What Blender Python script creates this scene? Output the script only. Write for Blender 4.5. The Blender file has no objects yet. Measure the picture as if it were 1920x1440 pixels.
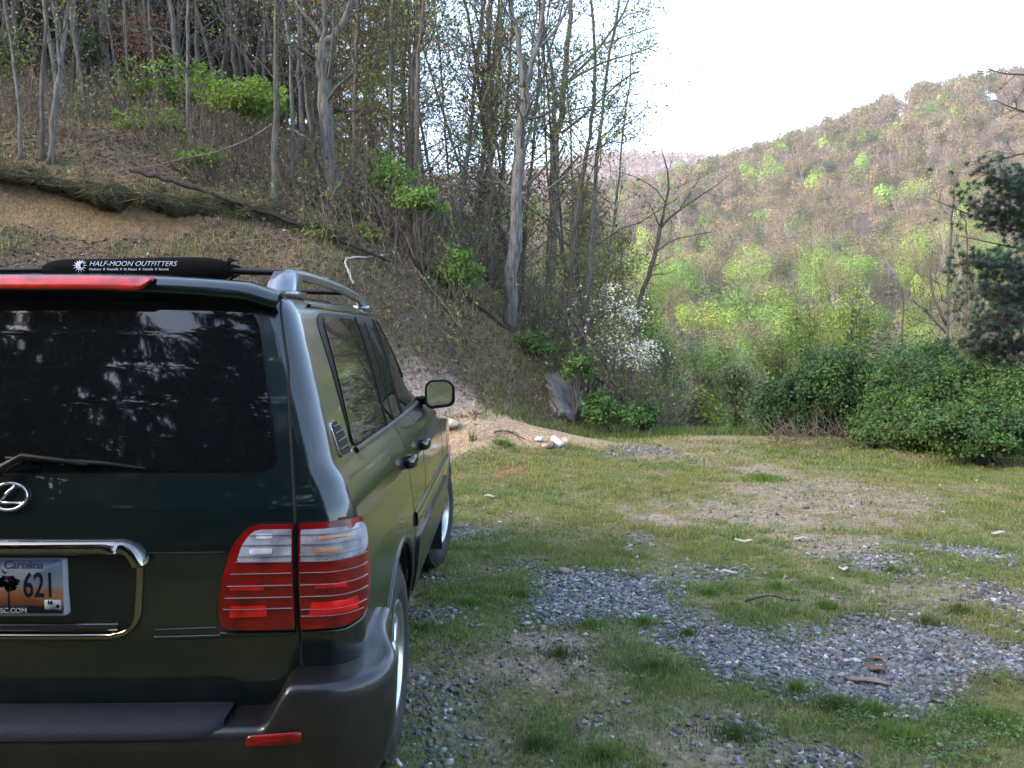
import bpy, bmesh, math, random
import numpy as np
from mathutils import Vector, Matrix
from mathutils.bvhtree import BVHTree

# ------------------------------------------------------------------ camera, sky, sun, exposure
SC = bpy.context.scene
COL = SC.collection
F = 1625.0; PIT = math.atan(95 / 1625.0); CAMH = 1.70
cd = bpy.data.cameras.new("camera"); cam = bpy.data.objects.new("camera", cd); COL.objects.link(cam)
cd.sensor_fit = 'HORIZONTAL'; cd.sensor_width = 36.0; cd.lens = 36.0 * F / 1920.0
cd.clip_start = 0.05; cd.clip_end = 6000
cam.location = (0, 0, CAMH); cam.rotation_euler = (math.radians(90) - PIT, 0, 0)
SC.camera = cam
SUN_EL = math.radians(26); SUN_AZ = math.radians(244)     # compass bearing of the sun, clockwise from +Y: low behind the camera
w = bpy.data.worlds.new("World"); SC.world = w; w.use_nodes = True
nt = w.node_tree; bg = nt.nodes['Background']
sky = nt.nodes.new('ShaderNodeTexSky'); sky.sky_type = 'NISHITA'; sky.sun_disc = False
sky.sun_elevation = SUN_EL; sky.sun_rotation = SUN_AZ; sky.air_density = 1.0; sky.dust_density = 2.0; sky.ozone_density = 0.6
nt.links.new(sky.outputs[0], bg.inputs[0]); bg.inputs[1].default_value = 0.15
sd = bpy.data.lights.new("sun", 'SUN'); sun = bpy.data.objects.new("sun", sd); COL.objects.link(sun)
sd.energy = 0.55; sd.angle = math.radians(30); sd.color = (1.0, 0.88, 0.80)
_d = Vector((math.sin(SUN_AZ) * math.cos(SUN_EL), math.cos(SUN_AZ) * math.cos(SUN_EL), math.sin(SUN_EL)))
sun.rotation_euler = _d.to_track_quat('Z', 'Y').to_euler()
SC.view_settings.view_transform = 'Standard'; SC.view_settings.look = 'None'
SC.view_settings.exposure = 2.78; SC.view_settings.gamma = 1.0
SC.render.engine = 'CYCLES'
try:
    SC.cycles.max_bounces = 6; SC.cycles.diffuse_bounces = 3; SC.cycles.glossy_bounces = 3
    SC.cycles.transmission_bounces = 3; SC.cycles.volume_bounces = 1; SC.cycles.transparent_max_bounces = 4
    SC.cycles.caustics_reflective = False; SC.cycles.caustics_refractive = False
    SC.cycles.sample_clamp_indirect = 4.0
except Exception:
    pass

# ------------------------------------------------------------------ helpers
RS = np.random.RandomState
def P(u, v, Y):
    """point at depth Y (metres ahead of the camera) seen at photo pixel u, v"""
    a = (u - 960) / F; b = (720 - v) / F
    c, s = math.cos(PIT), math.sin(PIT)
    k = Y / (c + s * b)
    return np.array([a * k, Y, CAMH + (c * b - s) * k])

def link(o, parent=None):
    COL.objects.link(o)
    if parent is not None: o.parent = parent
    return o
def tag(o, label=None, cat=None, group=None, kind=None):
    if label: o["label"] = label
    if cat: o["category"] = cat
    if group: o["group"] = group
    if kind: o["kind"] = kind
    return o
def thing(name, label, cat, loc=(0, 0, 0), group=None):
    o = bpy.data.objects.new(name, None); o.location = [float(t) for t in loc]; link(o)
    o.empty_display_size = 0.2
    return tag(o, label, cat, group)

class MB:
    """collects vertices, quads and triangles; build() links them as ONE mesh object"""
    def __init__(s): s.v = []; s.q = []; s.t = []; s.qm = []; s.tm = []; s.c = []; s.n = 0
    def add(s, v, q=None, t=None, mat=0, col=(1, 1, 1)):
        v = np.asarray(v, float).reshape(-1, 3); k = len(v)
        if k == 0: return
        s.v.append(v)
        c = np.asarray(col, float)
        s.c.append(np.tile(c, (k, 1)) if c.ndim == 1 else c)
        if q is not None and len(q):
            q = np.asarray(q, int).reshape(-1, 4); s.q.append(q + s.n); s.qm.append(np.full(len(q), mat))
        if t is not None and len(t):
            t = np.asarray(t, int).reshape(-1, 3); s.t.append(t + s.n); s.tm.append(np.full(len(t), mat))
        s.n += k
    def build(s, name, mats, parent=None, smooth=False, loc=None):
        me = bpy.data.meshes.new(name)
        v = np.concatenate(s.v) if s.v else np.zeros((0, 3))
        o = bpy.data.objects.new(name, me)
        if loc is None and parent is not None: loc = np.array(parent.location)
        if loc is not None: v = v - np.asarray(loc, float)
        if parent is None and loc is not None: o.location = [float(x) for x in loc]
        q = np.concatenate(s.q) if s.q else np.zeros((0, 4), int)
        t = np.concatenate(s.t) if s.t else np.zeros((0, 3), int)
        nq, n3 = len(q), len(t)
        me.vertices.add(len(v)); me.vertices.foreach_set('co', v.astype(np.float32).ravel())
        me.loops.add(nq * 4 + n3 * 3)
        me.loops.foreach_set('vertex_index', np.concatenate([q.ravel(), t.ravel()]).astype(np.int32))
        me.polygons.add(nq + n3)
        st = np.concatenate([np.arange(nq) * 4, nq * 4 + np.arange(n3) * 3]).astype(np.int32)
        me.polygons.foreach_set('loop_start', st)
        mi = np.concatenate((s.qm or [np.zeros(0)]) + (s.tm or [np.zeros(0)])).astype(np.int32)
        me.polygons.foreach_set('material_index', mi)
        if smooth: me.polygons.foreach_set('use_smooth', np.ones(nq + n3, bool))
        a = me.color_attributes.new('Col', 'FLOAT_COLOR', 'POINT')
        c = np.concatenate(s.c) if s.c else np.zeros((0, 3))
        a.data.foreach_set('color', np.concatenate([c, np.ones((len(c), 1))], 1).astype(np.float32).ravel())
        me.update(calc_edges=True)
        for m in (mats if isinstance(mats, (list, tuple)) else [mats]): me.materials.append(m)
        link(o, parent)
        return o
    # --- shapes
    def tube(s, pts, rad, n=6, mat=0, col=(1, 1, 1), cap=True, squash=None):
        p = np.asarray(pts, float); m = len(p)
        r = np.full(m, rad, float) if np.isscalar(rad) else np.asarray(rad, float)
        d = np.gradient(p, axis=0); d /= np.linalg.norm(d, axis=1)[:, None] + 1e-12
        ref = np.array([0, 0, 1.0]) if abs(d[:, 2]).mean() < 0.8 else np.array([1.0, 0, 0])
        a = np.cross(d, ref); a /= np.linalg.norm(a, axis=1)[:, None] + 1e-12
        b = np.cross(a, d)
        th = np.arange(n) * 2 * math.pi / n
        ca, sa = np.cos(th), np.sin(th)
        if squash: ca = ca * squash[0]; sa = sa * squash[1]
        v = p[:, None, :] + r[:, None, None] * (ca[None, :, None] * a[:, None, :] + sa[None, :, None] * b[:, None, :])
        i = np.arange(m - 1)[:, None] * n; j = np.arange(n)[None, :]; k = (j + 1) % n
        q = np.stack([i + j, i + k, i + n + k, i + n + j], -1).reshape(-1, 4)
        vv = v.reshape(-1, 3); t = None
        if cap:
            vv = np.vstack([vv, p[:1], p[-1:]])
            c0, c1 = m * n, m * n + 1; jj = np.arange(n); kk = (jj + 1) % n
            t = np.concatenate([np.stack([np.full(n, c0), kk, jj], -1), np.stack([np.full(n, c1), (m - 1) * n + jj, (m - 1) * n + kk], -1)])
        c = np.asarray(col, float)
        s.add(vv, q, t, mat, c)
    def box(s, c, h, mat=0, col=(1, 1, 1), R=None):
        v = np.array([[x, y, z] for x in (-1, 1) for y in (-1, 1) for z in (-1, 1)], float) * np.asarray(h)
        if R is not None: v = v @ np.asarray(R).T
        q = [[0, 1, 3, 2], [4, 6, 7, 5], [0, 4, 5, 1], [2, 3, 7, 6], [0, 2, 6, 4], [1, 5, 7, 3]]
        s.add(v + np.asarray(c), q, None, mat, col)
    def leaves(s, c, size, nrm, rng, mat=0, col=(0.1, 0.2, 0.05), aspect=0.55):
        """rhombic leaf faces: centres c, size (n,), normals nrm"""
        n = len(c)
        if n == 0: return
        nrm = nrm / (np.linalg.norm(nrm, axis=1)[:, None] + 1e-9)
        r = rng.normal(size=(n, 3)); a = np.cross(nrm, r); a /= np.linalg.norm(a, axis=1)[:, None] + 1e-9
        b = np.cross(nrm, a)
        sz = np.broadcast_to(size, (n,))[:, None]
        v = np.stack([c - a * sz, c + b * sz * aspect, c + a * sz, c - b * sz * aspect], 1).reshape(-1, 3)
        q = np.arange(n * 4).reshape(-1, 4)
        cc = np.asarray(col, float)
        if cc.ndim == 2: cc = np.repeat(cc, 4, 0)
        s.add(v, q, None, mat, cc)
    def sticks(s, p0, p1, r, mat=0, col=(1, 1, 1)):
        """many thin tapering three-sided twigs at once"""
        p0 = np.asarray(p0, float); p1 = np.asarray(p1, float); n = len(p0)
        if n == 0: return
        d = p1 - p0; d /= np.linalg.norm(d, axis=1)[:, None] + 1e-9
        ref = np.where(abs(d[:, 2:3]) < .8, np.array([[0, 0, 1.0]]), np.array([[1.0, 0, 0]]))
        a = np.cross(d, ref); a /= np.linalg.norm(a, axis=1)[:, None] + 1e-9
        b = np.cross(d, a)
        r = np.broadcast_to(r, (n,))[:, None]
        v = []
        for k in range(3):
            th = k * 2.094; v.append(p0 + r * (math.cos(th) * a + math.sin(th) * b))
        v.append(p1)
        v = np.stack(v, 1).reshape(-1, 3)
        o = np.arange(n)[:, None] * 4
        t = np.concatenate([o + np.array([[0, 1, 3]]), o + np.array([[1, 2, 3]]), o + np.array([[2, 0, 3]])])
        cc = np.asarray(col, float)
        if cc.ndim == 2: cc = np.repeat(cc, 4, 0)
        s.add(v, None, t, mat, cc)

def vnoise(x, y, seed=0):
    xi = np.floor(x).astype(np.int64); yi = np.floor(y).astype(np.int64)
    fx = x - xi; fy = y - yi; fx = fx * fx * (3 - 2 * fx); fy = fy * fy * (3 - 2 * fy)
    def h(a, b):
        n = (a * 374761393 + b * 668265263 + seed * 1442695041) & 0x7fffffff
        n = ((n ^ (n >> 13)) * 1274126177) & 0x7fffffff
        return ((n ^ (n >> 16)) & 0xffff) / 65535.0
    return (h(xi, yi) * (1 - fx) + h(xi + 1, yi) * fx) * (1 - fy) + (h(xi, yi + 1) * (1 - fx) + h(xi + 1, yi + 1) * fx) * fy
def fbm(x, y, seed=0, o=4):
    s = 0; a = 0.5; t = 0
    for k in range(o):
        s = s + a * vnoise(x * 2 ** k + 17.3 * k, y * 2 ** k + 5.1 * k, seed + k); t += a; a *= .5
    return s / t
def smooth(a, b, x):
    t = np.clip((x - a) / (b - a), 0, 1); return t * t * (3 - 2 * t)
def vary(rng, n, base, dv=0.25, dh=0.12):
    b = np.asarray(base, float)[None] * (1 + rng.normal(size=(n, 1)) * dv) * (1 + rng.normal(size=(n, 3)) * dh)
    return np.clip(b, 0.002, 0.9)

# ------------------------------------------------------------------ materials
def newmat(name):
    m = bpy.data.materials.new(name); m.use_nodes = True
    t = m.node_tree; return m, t, t.nodes['Principled BSDF']
def N(t, typ, **kw):
    n = t.nodes.new(typ)
    for k, v in kw.items():
        if k == 'ins':
            for a, b in v.items(): n.inputs[a].default_value = b
        else: setattr(n, k, v)
    return n
def mat(name, col, rough=.5, metal=0., coat=0., spec=.5, noise=0., nscale=20., bump=0., bscale=60.):
    m, t, p = newmat(name)
    p.inputs['Base Color'].default_value = (*col, 1); p.inputs['Roughness'].default_value = rough
    p.inputs['Metallic'].default_value = metal; p.inputs['Coat Weight'].default_value = coat
    p.inputs['Coat Roughness'].default_value = .03; p.inputs['Specular IOR Level'].default_value = spec
    tc = N(t, 'ShaderNodeTexCoord')
    if noise:
        n = N(t, 'ShaderNodeTexNoise', ins={'Scale': nscale, 'Detail': 6.})
        r = N(t, 'ShaderNodeMapRange', ins={'From Min': .3, 'From Max': .7, 'To Min': 1 - noise, 'To Max': 1 + noise})
        mx = N(t, 'ShaderNodeMix', data_type='RGBA', blend_type='MULTIPLY', ins={0: 1.0}); mx.inputs[6].default_value = (*col, 1)
        t.links.new(tc.outputs['Object'], n.inputs['Vector']); t.links.new(n.outputs[0], r.inputs[0])
        t.links.new(r.outputs[0], mx.inputs[7]); t.links.new(mx.outputs[2], p.inputs['Base Color'])
    if bump:
        n = N(t, 'ShaderNodeTexNoise', ins={'Scale': bscale, 'Detail': 4.})
        b = N(t, 'ShaderNodeBump', ins={'Strength': bump, 'Distance': .01})
        t.links.new(tc.outputs['Object'], n.inputs['Vector']); t.links.new(n.outputs[0], b.inputs['Height']); t.links.new(b.outputs[0], p.inputs['Normal'])
    return m
def colmat(name, rough=.7, transl=0., spec=.3, noise=0.0, nscale=8., stretch=(1, 1, 1), bump=0.):
    """material that takes its colour from the mesh's Col attribute"""
    m, t, p = newmat(name)
    a = N(t, 'ShaderNodeAttribute', attribute_name='Col')
    src = a.outputs['Color']
    p.inputs['Roughness'].default_value = rough; p.inputs['Specular IOR Level'].default_value = spec
    if noise:
        tc = N(t, 'ShaderNodeTexCoord'); mp = N(t, 'ShaderNodeMapping'); mp.inputs['Scale'].default_value = stretch
        n = N(t, 'ShaderNodeTexNoise', ins={'Scale': nscale, 'Detail': 5.})
        r = N(t, 'ShaderNodeMapRange', ins={'From Min': .3, 'From Max': .7, 'To Min': 1 - noise, 'To Max': 1 + noise})
        mx = N(t, 'ShaderNodeMix', data_type='RGBA', blend_type='MULTIPLY', ins={0: 1.0})
        t.links.new(tc.outputs['Object'], mp.inputs[0]); t.links.new(mp.outputs[0], n.inputs['Vector'])
        t.links.new(n.outputs[0], r.inputs[0]); t.links.new(src, mx.inputs[6]); t.links.new(r.outputs[0], mx.inputs[7])
        src = mx.outputs[2]
        if bump:
            b = N(t, 'ShaderNodeBump', ins={'Strength': bump, 'Distance': .02})
            t.links.new(n.outputs[0], b.inputs['Height']); t.links.new(b.outputs[0], p.inputs['Normal'])
    t.links.new(src, p.inputs['Base Color'])
    if transl:
        tr = N(t, 'ShaderNodeBsdfTranslucent'); ms = N(t, 'ShaderNodeMixShader', ins={0: transl})
        t.links.new(src, tr.inputs[0]); t.links.new(p.outputs[0], ms.inputs[1]); t.links.new(tr.outputs[0], ms.inputs[2])
        t.links.new(ms.outputs[0], t.nodes['Material Output'].inputs[0])
    return m
M_LEAF = colmat('leaf', .6, .35, .25)
M_NEEDLE = colmat('needle', .6, .1, .25)
M_BARK = colmat('bark', .9, 0, .15, .5, 22., (1, 1, .22), 1.)
M_TWIG = colmat('twig', .9, 0, .15)
M_STONE = colmat('stone', .85, 0, .25, .3, 30.)
M_PETAL = colmat('petal', .6, .3, .2)
M_DEAD = colmat('dead_leaf', .85, .15, .15)
M_ROCK = colmat('rock', .9, 0, .2, .4, 3., (1, 1, 1), .8)

# ------------------------------------------------------------------ terrain height
_cp = []
def cp(u, v, Y): _cp.append(P(u, v, Y))
def cw(x, y, z): _cp.append(np.array([x, y, z], float))
# flat lot
for x in (-4, -2, 0, 2, 4, 6, 8):
    for y in (-4, -1, 2, 5, 8, 10.5): cw(x, y, 0)
for x in (0, 2, 4, 6, 8): cw(x, 12.6, 0); cw(x + .8, 14.6, -.03)
for x in (11, 15): cw(x, 0, .0); cw(x, 6, 0); cw(x, 11, -.1); cw(x, 15, -.7)
# crest and the fall to the valley
for x in (2.5, 5, 8, 12): cw(x, 16.2, -.15); cw(x, 18.5, -.75); cw(x, 24, -2.4); cw(x + 2, 34, -6); cw(x + 5, 50, -11)
for x in (25, 40): cw(x, 5, -.5); cw(x, 20, -4); cw(x, 45, -11)
cw(12, 70, -14); cw(40, 70, -14); cw(0, 75, -12); cw(-25, 90, -2)
# behind the camera
for x in (-8, 0, 8, 20): cw(x, -9, .2); cw(x, -20, 2.5); cw(x, -36, 9)
# bank edge, cut, face, foot
for a in [(-500, 235, 12.6), (-200, 290, 13.2), (0, 322, 13.6), (160, 348, 13.9), (300, 370, 14.2), (420, 392, 14.5), (520, 412, 14.8), (640, 450, 15.3), (800, 528, 15.8), (950, 628, 16.2), (1060, 712, 16.4), (1130, 775, 16.6)]: cp(*a)
for a in [(-200, 385, 12.6), (0, 405, 13.1), (160, 418, 13.5), (300, 428, 13.8), (420, 434, 14.1), (520, 446, 14.35)]: cp(*a)
for a in [(-300, 470, 11.2), (0, 480, 12.2), (300, 490, 12.9), (600, 527, 13.6), (750, 605, 14.4), (880, 685, 15.0), (985, 745, 15.5)]: cp(*a)
for a in [(-300, 760, 9.3), (0, 932, 9.0), (300, 905, 10), (650, 845, 12.4), (1050, 795, 15.3), (1140, 803, 16)]: cp(*a)
for a in [(780, 770, 13.3), (870, 768, 13.7), (960, 786, 14.1), (1030, 806, 13.6), (900, 800, 13.0)]: cp(*a)
for a in [(840, 842, 12.6), (920, 850, 12.3), (1010, 842, 12.6), (1110, 842, 12.7)]: cp(*a)
for p_ in [(-6.4, 5, 0), (-6.8, 1, 0), (-7, -5, 0.2), (-9, 5, 2.6), (-9.5, 0, 2.5), (-13, 3, 5.5), (-13, -8, 5), (-25, 0, 11), (-25, -30, 12)]: cw(*p_)
# forest floor and the spur beyond
for a in [(-500, 130, 19), (-200, 190, 19), (0, 232, 19), (300, 232, 20), (500, 305, 19), (640, 378, 18), (800, 440, 19), (950, 555, 20), (1060, 690, 20.5), (1150, 800, 21)]: cp(*a)
for a in [(-600, 40, 30), (0, 125, 30), (300, 150, 32), (500, 225, 32), (650, 330, 32), (800, 375, 32), (900, 420, 32), (1000, 540, 32), (1100, 690, 32), (1200, 830, 32)]: cp(*a)
for a in [(-600, -40, 60), (0, 40, 60), (300, 80, 60), (600, 320, 55), (800, 400, 55), (1000, 620, 55), (1150, 800, 50)]: cp(*a)
CP = np.array(_cp)
_c2 = .5 ** 2
def _phi(d2): return np.sqrt(d2 + _c2)
_A = _phi(((CP[:, None, :2] - CP[None, :, :2]) ** 2).sum(-1)); n_ = len(CP)
_Pm = np.concatenate([np.ones((n_, 1)), CP[:, :2]], 1)
_S = np.block([[_A - 0.004 * np.eye(n_), _Pm], [_Pm.T, np.zeros((3, 3))]])
_W = np.linalg.solve(_S, np.concatenate([CP[:, 2], np.zeros(3)]))
FOOT = [(-7.6, -14), (-6.9, -4), (-6.6, 2), (-6.2, 5.5), (-5.2, 8.8), (-3.4, 10.2), (-2.3, 11.6), (-1.5, 12.2), (-.6, 13.3), (.4, 14.6), (1.3, 15.4), (2.1, 16.4), (3.0, 20), (4, 30), (6, 60), (-80, 60), (-80, -14)]
def inpoly(x, y, poly):
    x = np.asarray(x); r = np.zeros(x.shape, bool); n = len(poly)
    for i in range(n):
        x0, y0 = poly[i]; x1, y1 = poly[(i + 1) % n]
        if y0 == y1: continue
        c = ((y0 > y) != (y1 > y)) & (x < (x1 - x0) * (y - y0) / (y1 - y0) + x0)
        r ^= c
    return r
def polydist(x, y, poly):
    """signed distance, positive inside"""
    d = np.full(np.shape(x), 1e9); n = len(poly)
    for i in range(n):
        x0, y0 = poly[i]; x1, y1 = poly[(i + 1) % n]
        dx, dy = x1 - x0, y1 - y0; L = dx * dx + dy * dy + 1e-12
        t = np.clip(((x - x0) * dx + (y - y0) * dy) / L, 0, 1)
        d = np.minimum(d, np.hypot(x - x0 - t * dx, y - y0 - t * dy))
    return np.where(inpoly(x, y, poly), d, -d)
def H0(x, y):
    x = np.asarray(x, float); y = np.asarray(y, float); sh = x.shape
    x = x.ravel(); y = y.ravel(); out = np.zeros(x.shape)
    for i in range(0, len(x), 20000):
        xs, ys = x[i:i + 20000], y[i:i + 20000]
        out[i:i + 20000] = _phi((xs[:, None] - CP[:, 0]) ** 2 + (ys[:, None] - CP[:, 1]) ** 2) @ _W[:n_] + _W[n_] + _W[n_ + 1] * xs + _W[n_ + 2] * ys
    return out.reshape(sh)
def Hgt(x, y):
    x = np.asarray(x, float); y = np.asarray(y, float)
    z = H0(x, y)
    bk = smooth(-.4, .9, polydist(x, y, FOOT))
    z = z + bk * (.30 * (fbm(x * .9, y * .9, 3, 4) - .5) + .16 * (fbm(x * 4, y * 4, 8, 3) - .5))
    z = z + (1 - bk) * (.05 * (fbm(x * .7, y * .7, 21, 3) - .5) + .02 * (fbm(x * 4, y * 4, 31, 2) - .5))
    return z
def ground_hit(u, v, y0=3.0, y1=70.0):
    Y = np.linspace(y0, y1, 900)
    pts = np.array([P(u, v, t) for t in Y]); h = Hgt(pts[:, 0], pts[:, 1])
    k = np.nonzero(pts[:, 2] < h)[0]
    k = k[0] if len(k) else len(Y) - 1
    return np.array([pts[k, 0], pts[k, 1], h[k]])
def Pg(u, v): # pixel on the flat lot
    lo = P(u, v, 1.0); t = (0 - CAMH) / (lo[2] - CAMH); return (lo[0] * t, t)
def gp(*pts): return [Pg(a, b) for a, b in pts]
GRAVEL = [
    (gp((985, 1150), (1025, 1075), (1090, 1066), (1180, 1080), (1272, 1085), (1262, 1125), (1300, 1160), (1370, 1185), (1460, 1195), (1560, 1188), (1640, 1165), (1720, 1155), (1800, 1180), (1900, 1215), (1990, 1240), (1990, 1262), (1880, 1252), (1800, 1262), (1785, 1310), (1740, 1345), (1670, 1338), (1580, 1305), (1470, 1285), (1360, 1250), (1270, 1205), (1180, 1165), (1080, 1172), (1010, 1172)), 1.0),
    (gp((1530, 1040), (1640, 1030), (1720, 1042), (1790, 1070), (1700, 1095), (1620, 1080), (1560, 1062)), .55),
    (gp((1700, 1020), (1790, 1016), (1920, 1040), (2050, 1050), (2050, 1075), (1900, 1062), (1780, 1045)), .7),
    (gp((1780, 1100), (1880, 1090), (1990, 1110), (1990, 1150), (1860, 1150)), .5),
    (gp((1290, 1070), (1370, 1058), (1460, 1062), (1440, 1085), (1330, 1092)), .55),
    (gp((760, 1145), (830, 1130), (890, 1145), (870, 1175), (770, 1190)), .6),
    (gp((770, 1075), (860, 1070), (885, 1090), (800, 1110)), .5),
    (gp((930, 1055), (1010, 1042), (1030, 1055), (960, 1068)), .6),
    (gp((1150, 1003), (1190, 999), (1230, 1013), (1190, 1018)), .6),
    (gp((760, 1280), (830, 1260), (900, 1300), (860, 1360), (900, 1440), (760, 1500)), .36),
    (gp((1860, 1150), (1990, 1140), (1990, 1200), (1900, 1190)), .5),
    (gp((1480, 1395), (1580, 1400), (1600, 1440), (1500, 1445)), .55),
    (gp((1130, 838), (1180, 828), (1250, 850), (1150, 855)), .7),
    (gp((835, 985), (880, 975), (905, 1000), (850, 1025), (830, 1010)), .8),
    (gp((1350, 1345), (1420, 1340), (1440, 1375), (1360, 1370)), .45),
]
BARE = [
    (gp((1180, 950), (1330, 930), (1400, 880), (1560, 890), (1690, 915), (1820, 940), (1700, 960), (1600, 985), (1450, 1000), (1330, 985), (1220, 985)), .95),
    (gp((1150, 830), (1300, 815), (1420, 815), (1380, 870), (1330, 900), (1290, 870), (1200, 855)), .75),
    (gp((1400, 1000), (1560, 990), (1640, 1020), (1560, 1060), (1430, 1040)), .6),
    (gp((1560, 1100), (1720, 1090), (1900, 1110), (1900, 1180), (1700, 1160), (1580, 1160)), .6),
    (gp((760, 1200), (1010, 1190), (1160, 1180), (1250, 1230), (1150, 1290), (1000, 1300), (900, 1440), (740, 1500)), .62),
    (gp((1180, 1260), (1400, 1300), (1480, 1400), (1300, 1440), (1150, 1400)), .35),
]
CLAY = [(gp((912, 892), (945, 876), (985, 870), (975, 888), (930, 896)), 1.0), (gp((840, 890), (900, 876), (905, 880), (845, 902)), .8)]
SANDP = gp((700, 850), (800, 800), (870, 765), (960, 778), (1040, 800), (1140, 812), (1180, 826), (1130, 852), (1070, 835), (1000, 842), (960, 848), (900, 842), (860, 835))
SAND = [(-2.6, 11.6), (-1.7, 12.6), (-1.2, 13.3), (-.6, 13.9), (0.2, 14.4), (.9, 14.5), (1.6, 13.9), (1.5, 13.0), (.9, 12.9), (.2, 12.75), (-.5, 12.55), (-1.4, 12.2)]
SCAR = [(-2.1, 12.9), (-1.8, 13.7), (-1.2, 14.15), (-.5, 14.15), (-.1, 13.85), (-1.0, 13.2)]
def field(x, y, polys, soft=.18, sc=2.2, amp=.35, seed=5):
    n = amp * (fbm(x * sc, y * sc, seed, 4) - .5) * 2
    out = np.zeros(np.shape(x))
    for poly, wgt in polys:
        s_ = soft * (1 + .06 * np.asarray(y))
        out = np.maximum(out, wgt * smooth(-s_, s_, polydist(x, y, poly) + n * (.25 + .05 * np.asarray(y))))
    return out
def masks(x, y):
    g = field(x, y, GRAVEL); b = field(x, y, BARE, .3, 1.5, .5, 9)
    c = field(x, y, CLAY, .08, 3, .2, 4); s = field(x, y, [(SAND, 1.)], .12, 2.5, .25, 14)
    n = fbm(x * 1.3, y * 1.3, 77, 4); b = np.clip(b + .6 * smooth(.55, .72, n), 0, 1)
    return g, b, c, s

def axis(*seg):
    o = []
    for a, b, st in seg: o.append(np.arange(a, b, st))
    return np.concatenate(o)
gx = axis((-70, -24, 2), (-24, -10, .5), (-10, 7.5, .075), (7.5, 14, .25), (14, 60, 2))
gy = axis((-40, 0, 2), (0, 3, .3), (3, 17.5, .075), (17.5, 24, .25), (24, 40, .7), (40, 80, 2))
GX, GY = np.meshgrid(gx, gy); GZ = Hgt(GX, GY)
NX, NY = len(gx), len(gy)
def Hgt(x, y):
    """height of the built ground mesh"""
    x = np.clip(np.asarray(x, float), gx[0], gx[-1] - 1e-6); y = np.clip(np.asarray(y, float), gy[0], gy[-1] - 1e-6)
    i = np.clip(np.searchsorted(gx, x, 'right') - 1, 0, NX - 2); j = np.clip(np.searchsorted(gy, y, 'right') - 1, 0, NY - 2)
    fx = (x - gx[i]) / (gx[i + 1] - gx[i]); fy = (y - gy[j]) / (gy[j + 1] - gy[j])
    return (GZ[j, i] * (1 - fx) + GZ[j, i + 1] * fx) * (1 - fy) + (GZ[j + 1, i] * (1 - fx) + GZ[j + 1, i + 1] * fx) * fy
FD = polydist(GX, GY, FOOT)
# albedo of soil, grass mat, gravel bed, sand, clay, leaf mould
def mixc(a, b, w): return a * (1 - w[..., None]) + np.asarray(b) * w[..., None]
mg, mb, mc, ms = masks(GX, GY)
n1 = fbm(GX * 2.5, GY * 2.5, 41, 4); n2 = fbm(GX * .5, GY * .5, 43, 3); n3 = fbm(GX * 8, GY * 8, 47, 2)
col = np.zeros(GX.shape + (3,)) + np.array([.175, .152, .060])
col = mixc(col, (.20, .185, .075), smooth(.45, .65, n2)); col = mixc(col, (.11, .12, .048), smooth(.5, .7, n1) * .7)
col = mixc(col, (.31, .235, .175), mb * smooth(.25, .55, n1 * .6 + n3 * .4))
col = mixc(col, (.13, .135, .145), mg); col = mixc(col, (.40, .285, .18), ms); col = mixc(col, (.30, .135, .07), mc)
bank = smooth(-.15, .35, FD + (n1 - .5) * .8)
lit = np.zeros_like(col) + np.array([.135, .10, .068])
lit = mixc(lit, (.085, .09, .038), smooth(.48, .66, n2 * .5 + n1 * .5)); lit = mixc(lit, (.17, .115, .08), smooth(.5, .7, n3) * .6)
gzx = np.abs(np.gradient(GZ, axis=0) / np.gradient(GY, axis=0)) + np.abs(np.gradient(GZ, axis=1) / np.gradient(GX, axis=1))
_e = [P(u, v, Y)[:2] for u, v, Y in [(-250, 286, 13.1), (0, 322, 13.62), (160, 348, 13.9), (300, 372, 14.2), (400, 392, 14.4)]]; _b = [P(u, v, Y)[:2] for u, v, Y in [(360, 414, 13.9), (300, 422, 13.7), (160, 420, 13.25), (0, 405, 12.95), (-250, 370, 12.4)]]
CUT = [tuple(q) for q in _e + _b]
lit = mixc(lit, (.235, .155, .08), field(GX, GY, [(CUT, .9)], .16, 4., .5, 29))
lit = mixc(lit, (.38, .285, .22), field(GX, GY, [(SCAR, 1.)], .15, 2.5, .35, 19))
col = mixc(col, np.zeros(3), bank) + lit * bank[..., None]
sandw = ms * smooth(.2, .45, n1 + .15); col = mixc(col, (.40, .285, .18), sandw * .9)

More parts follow.
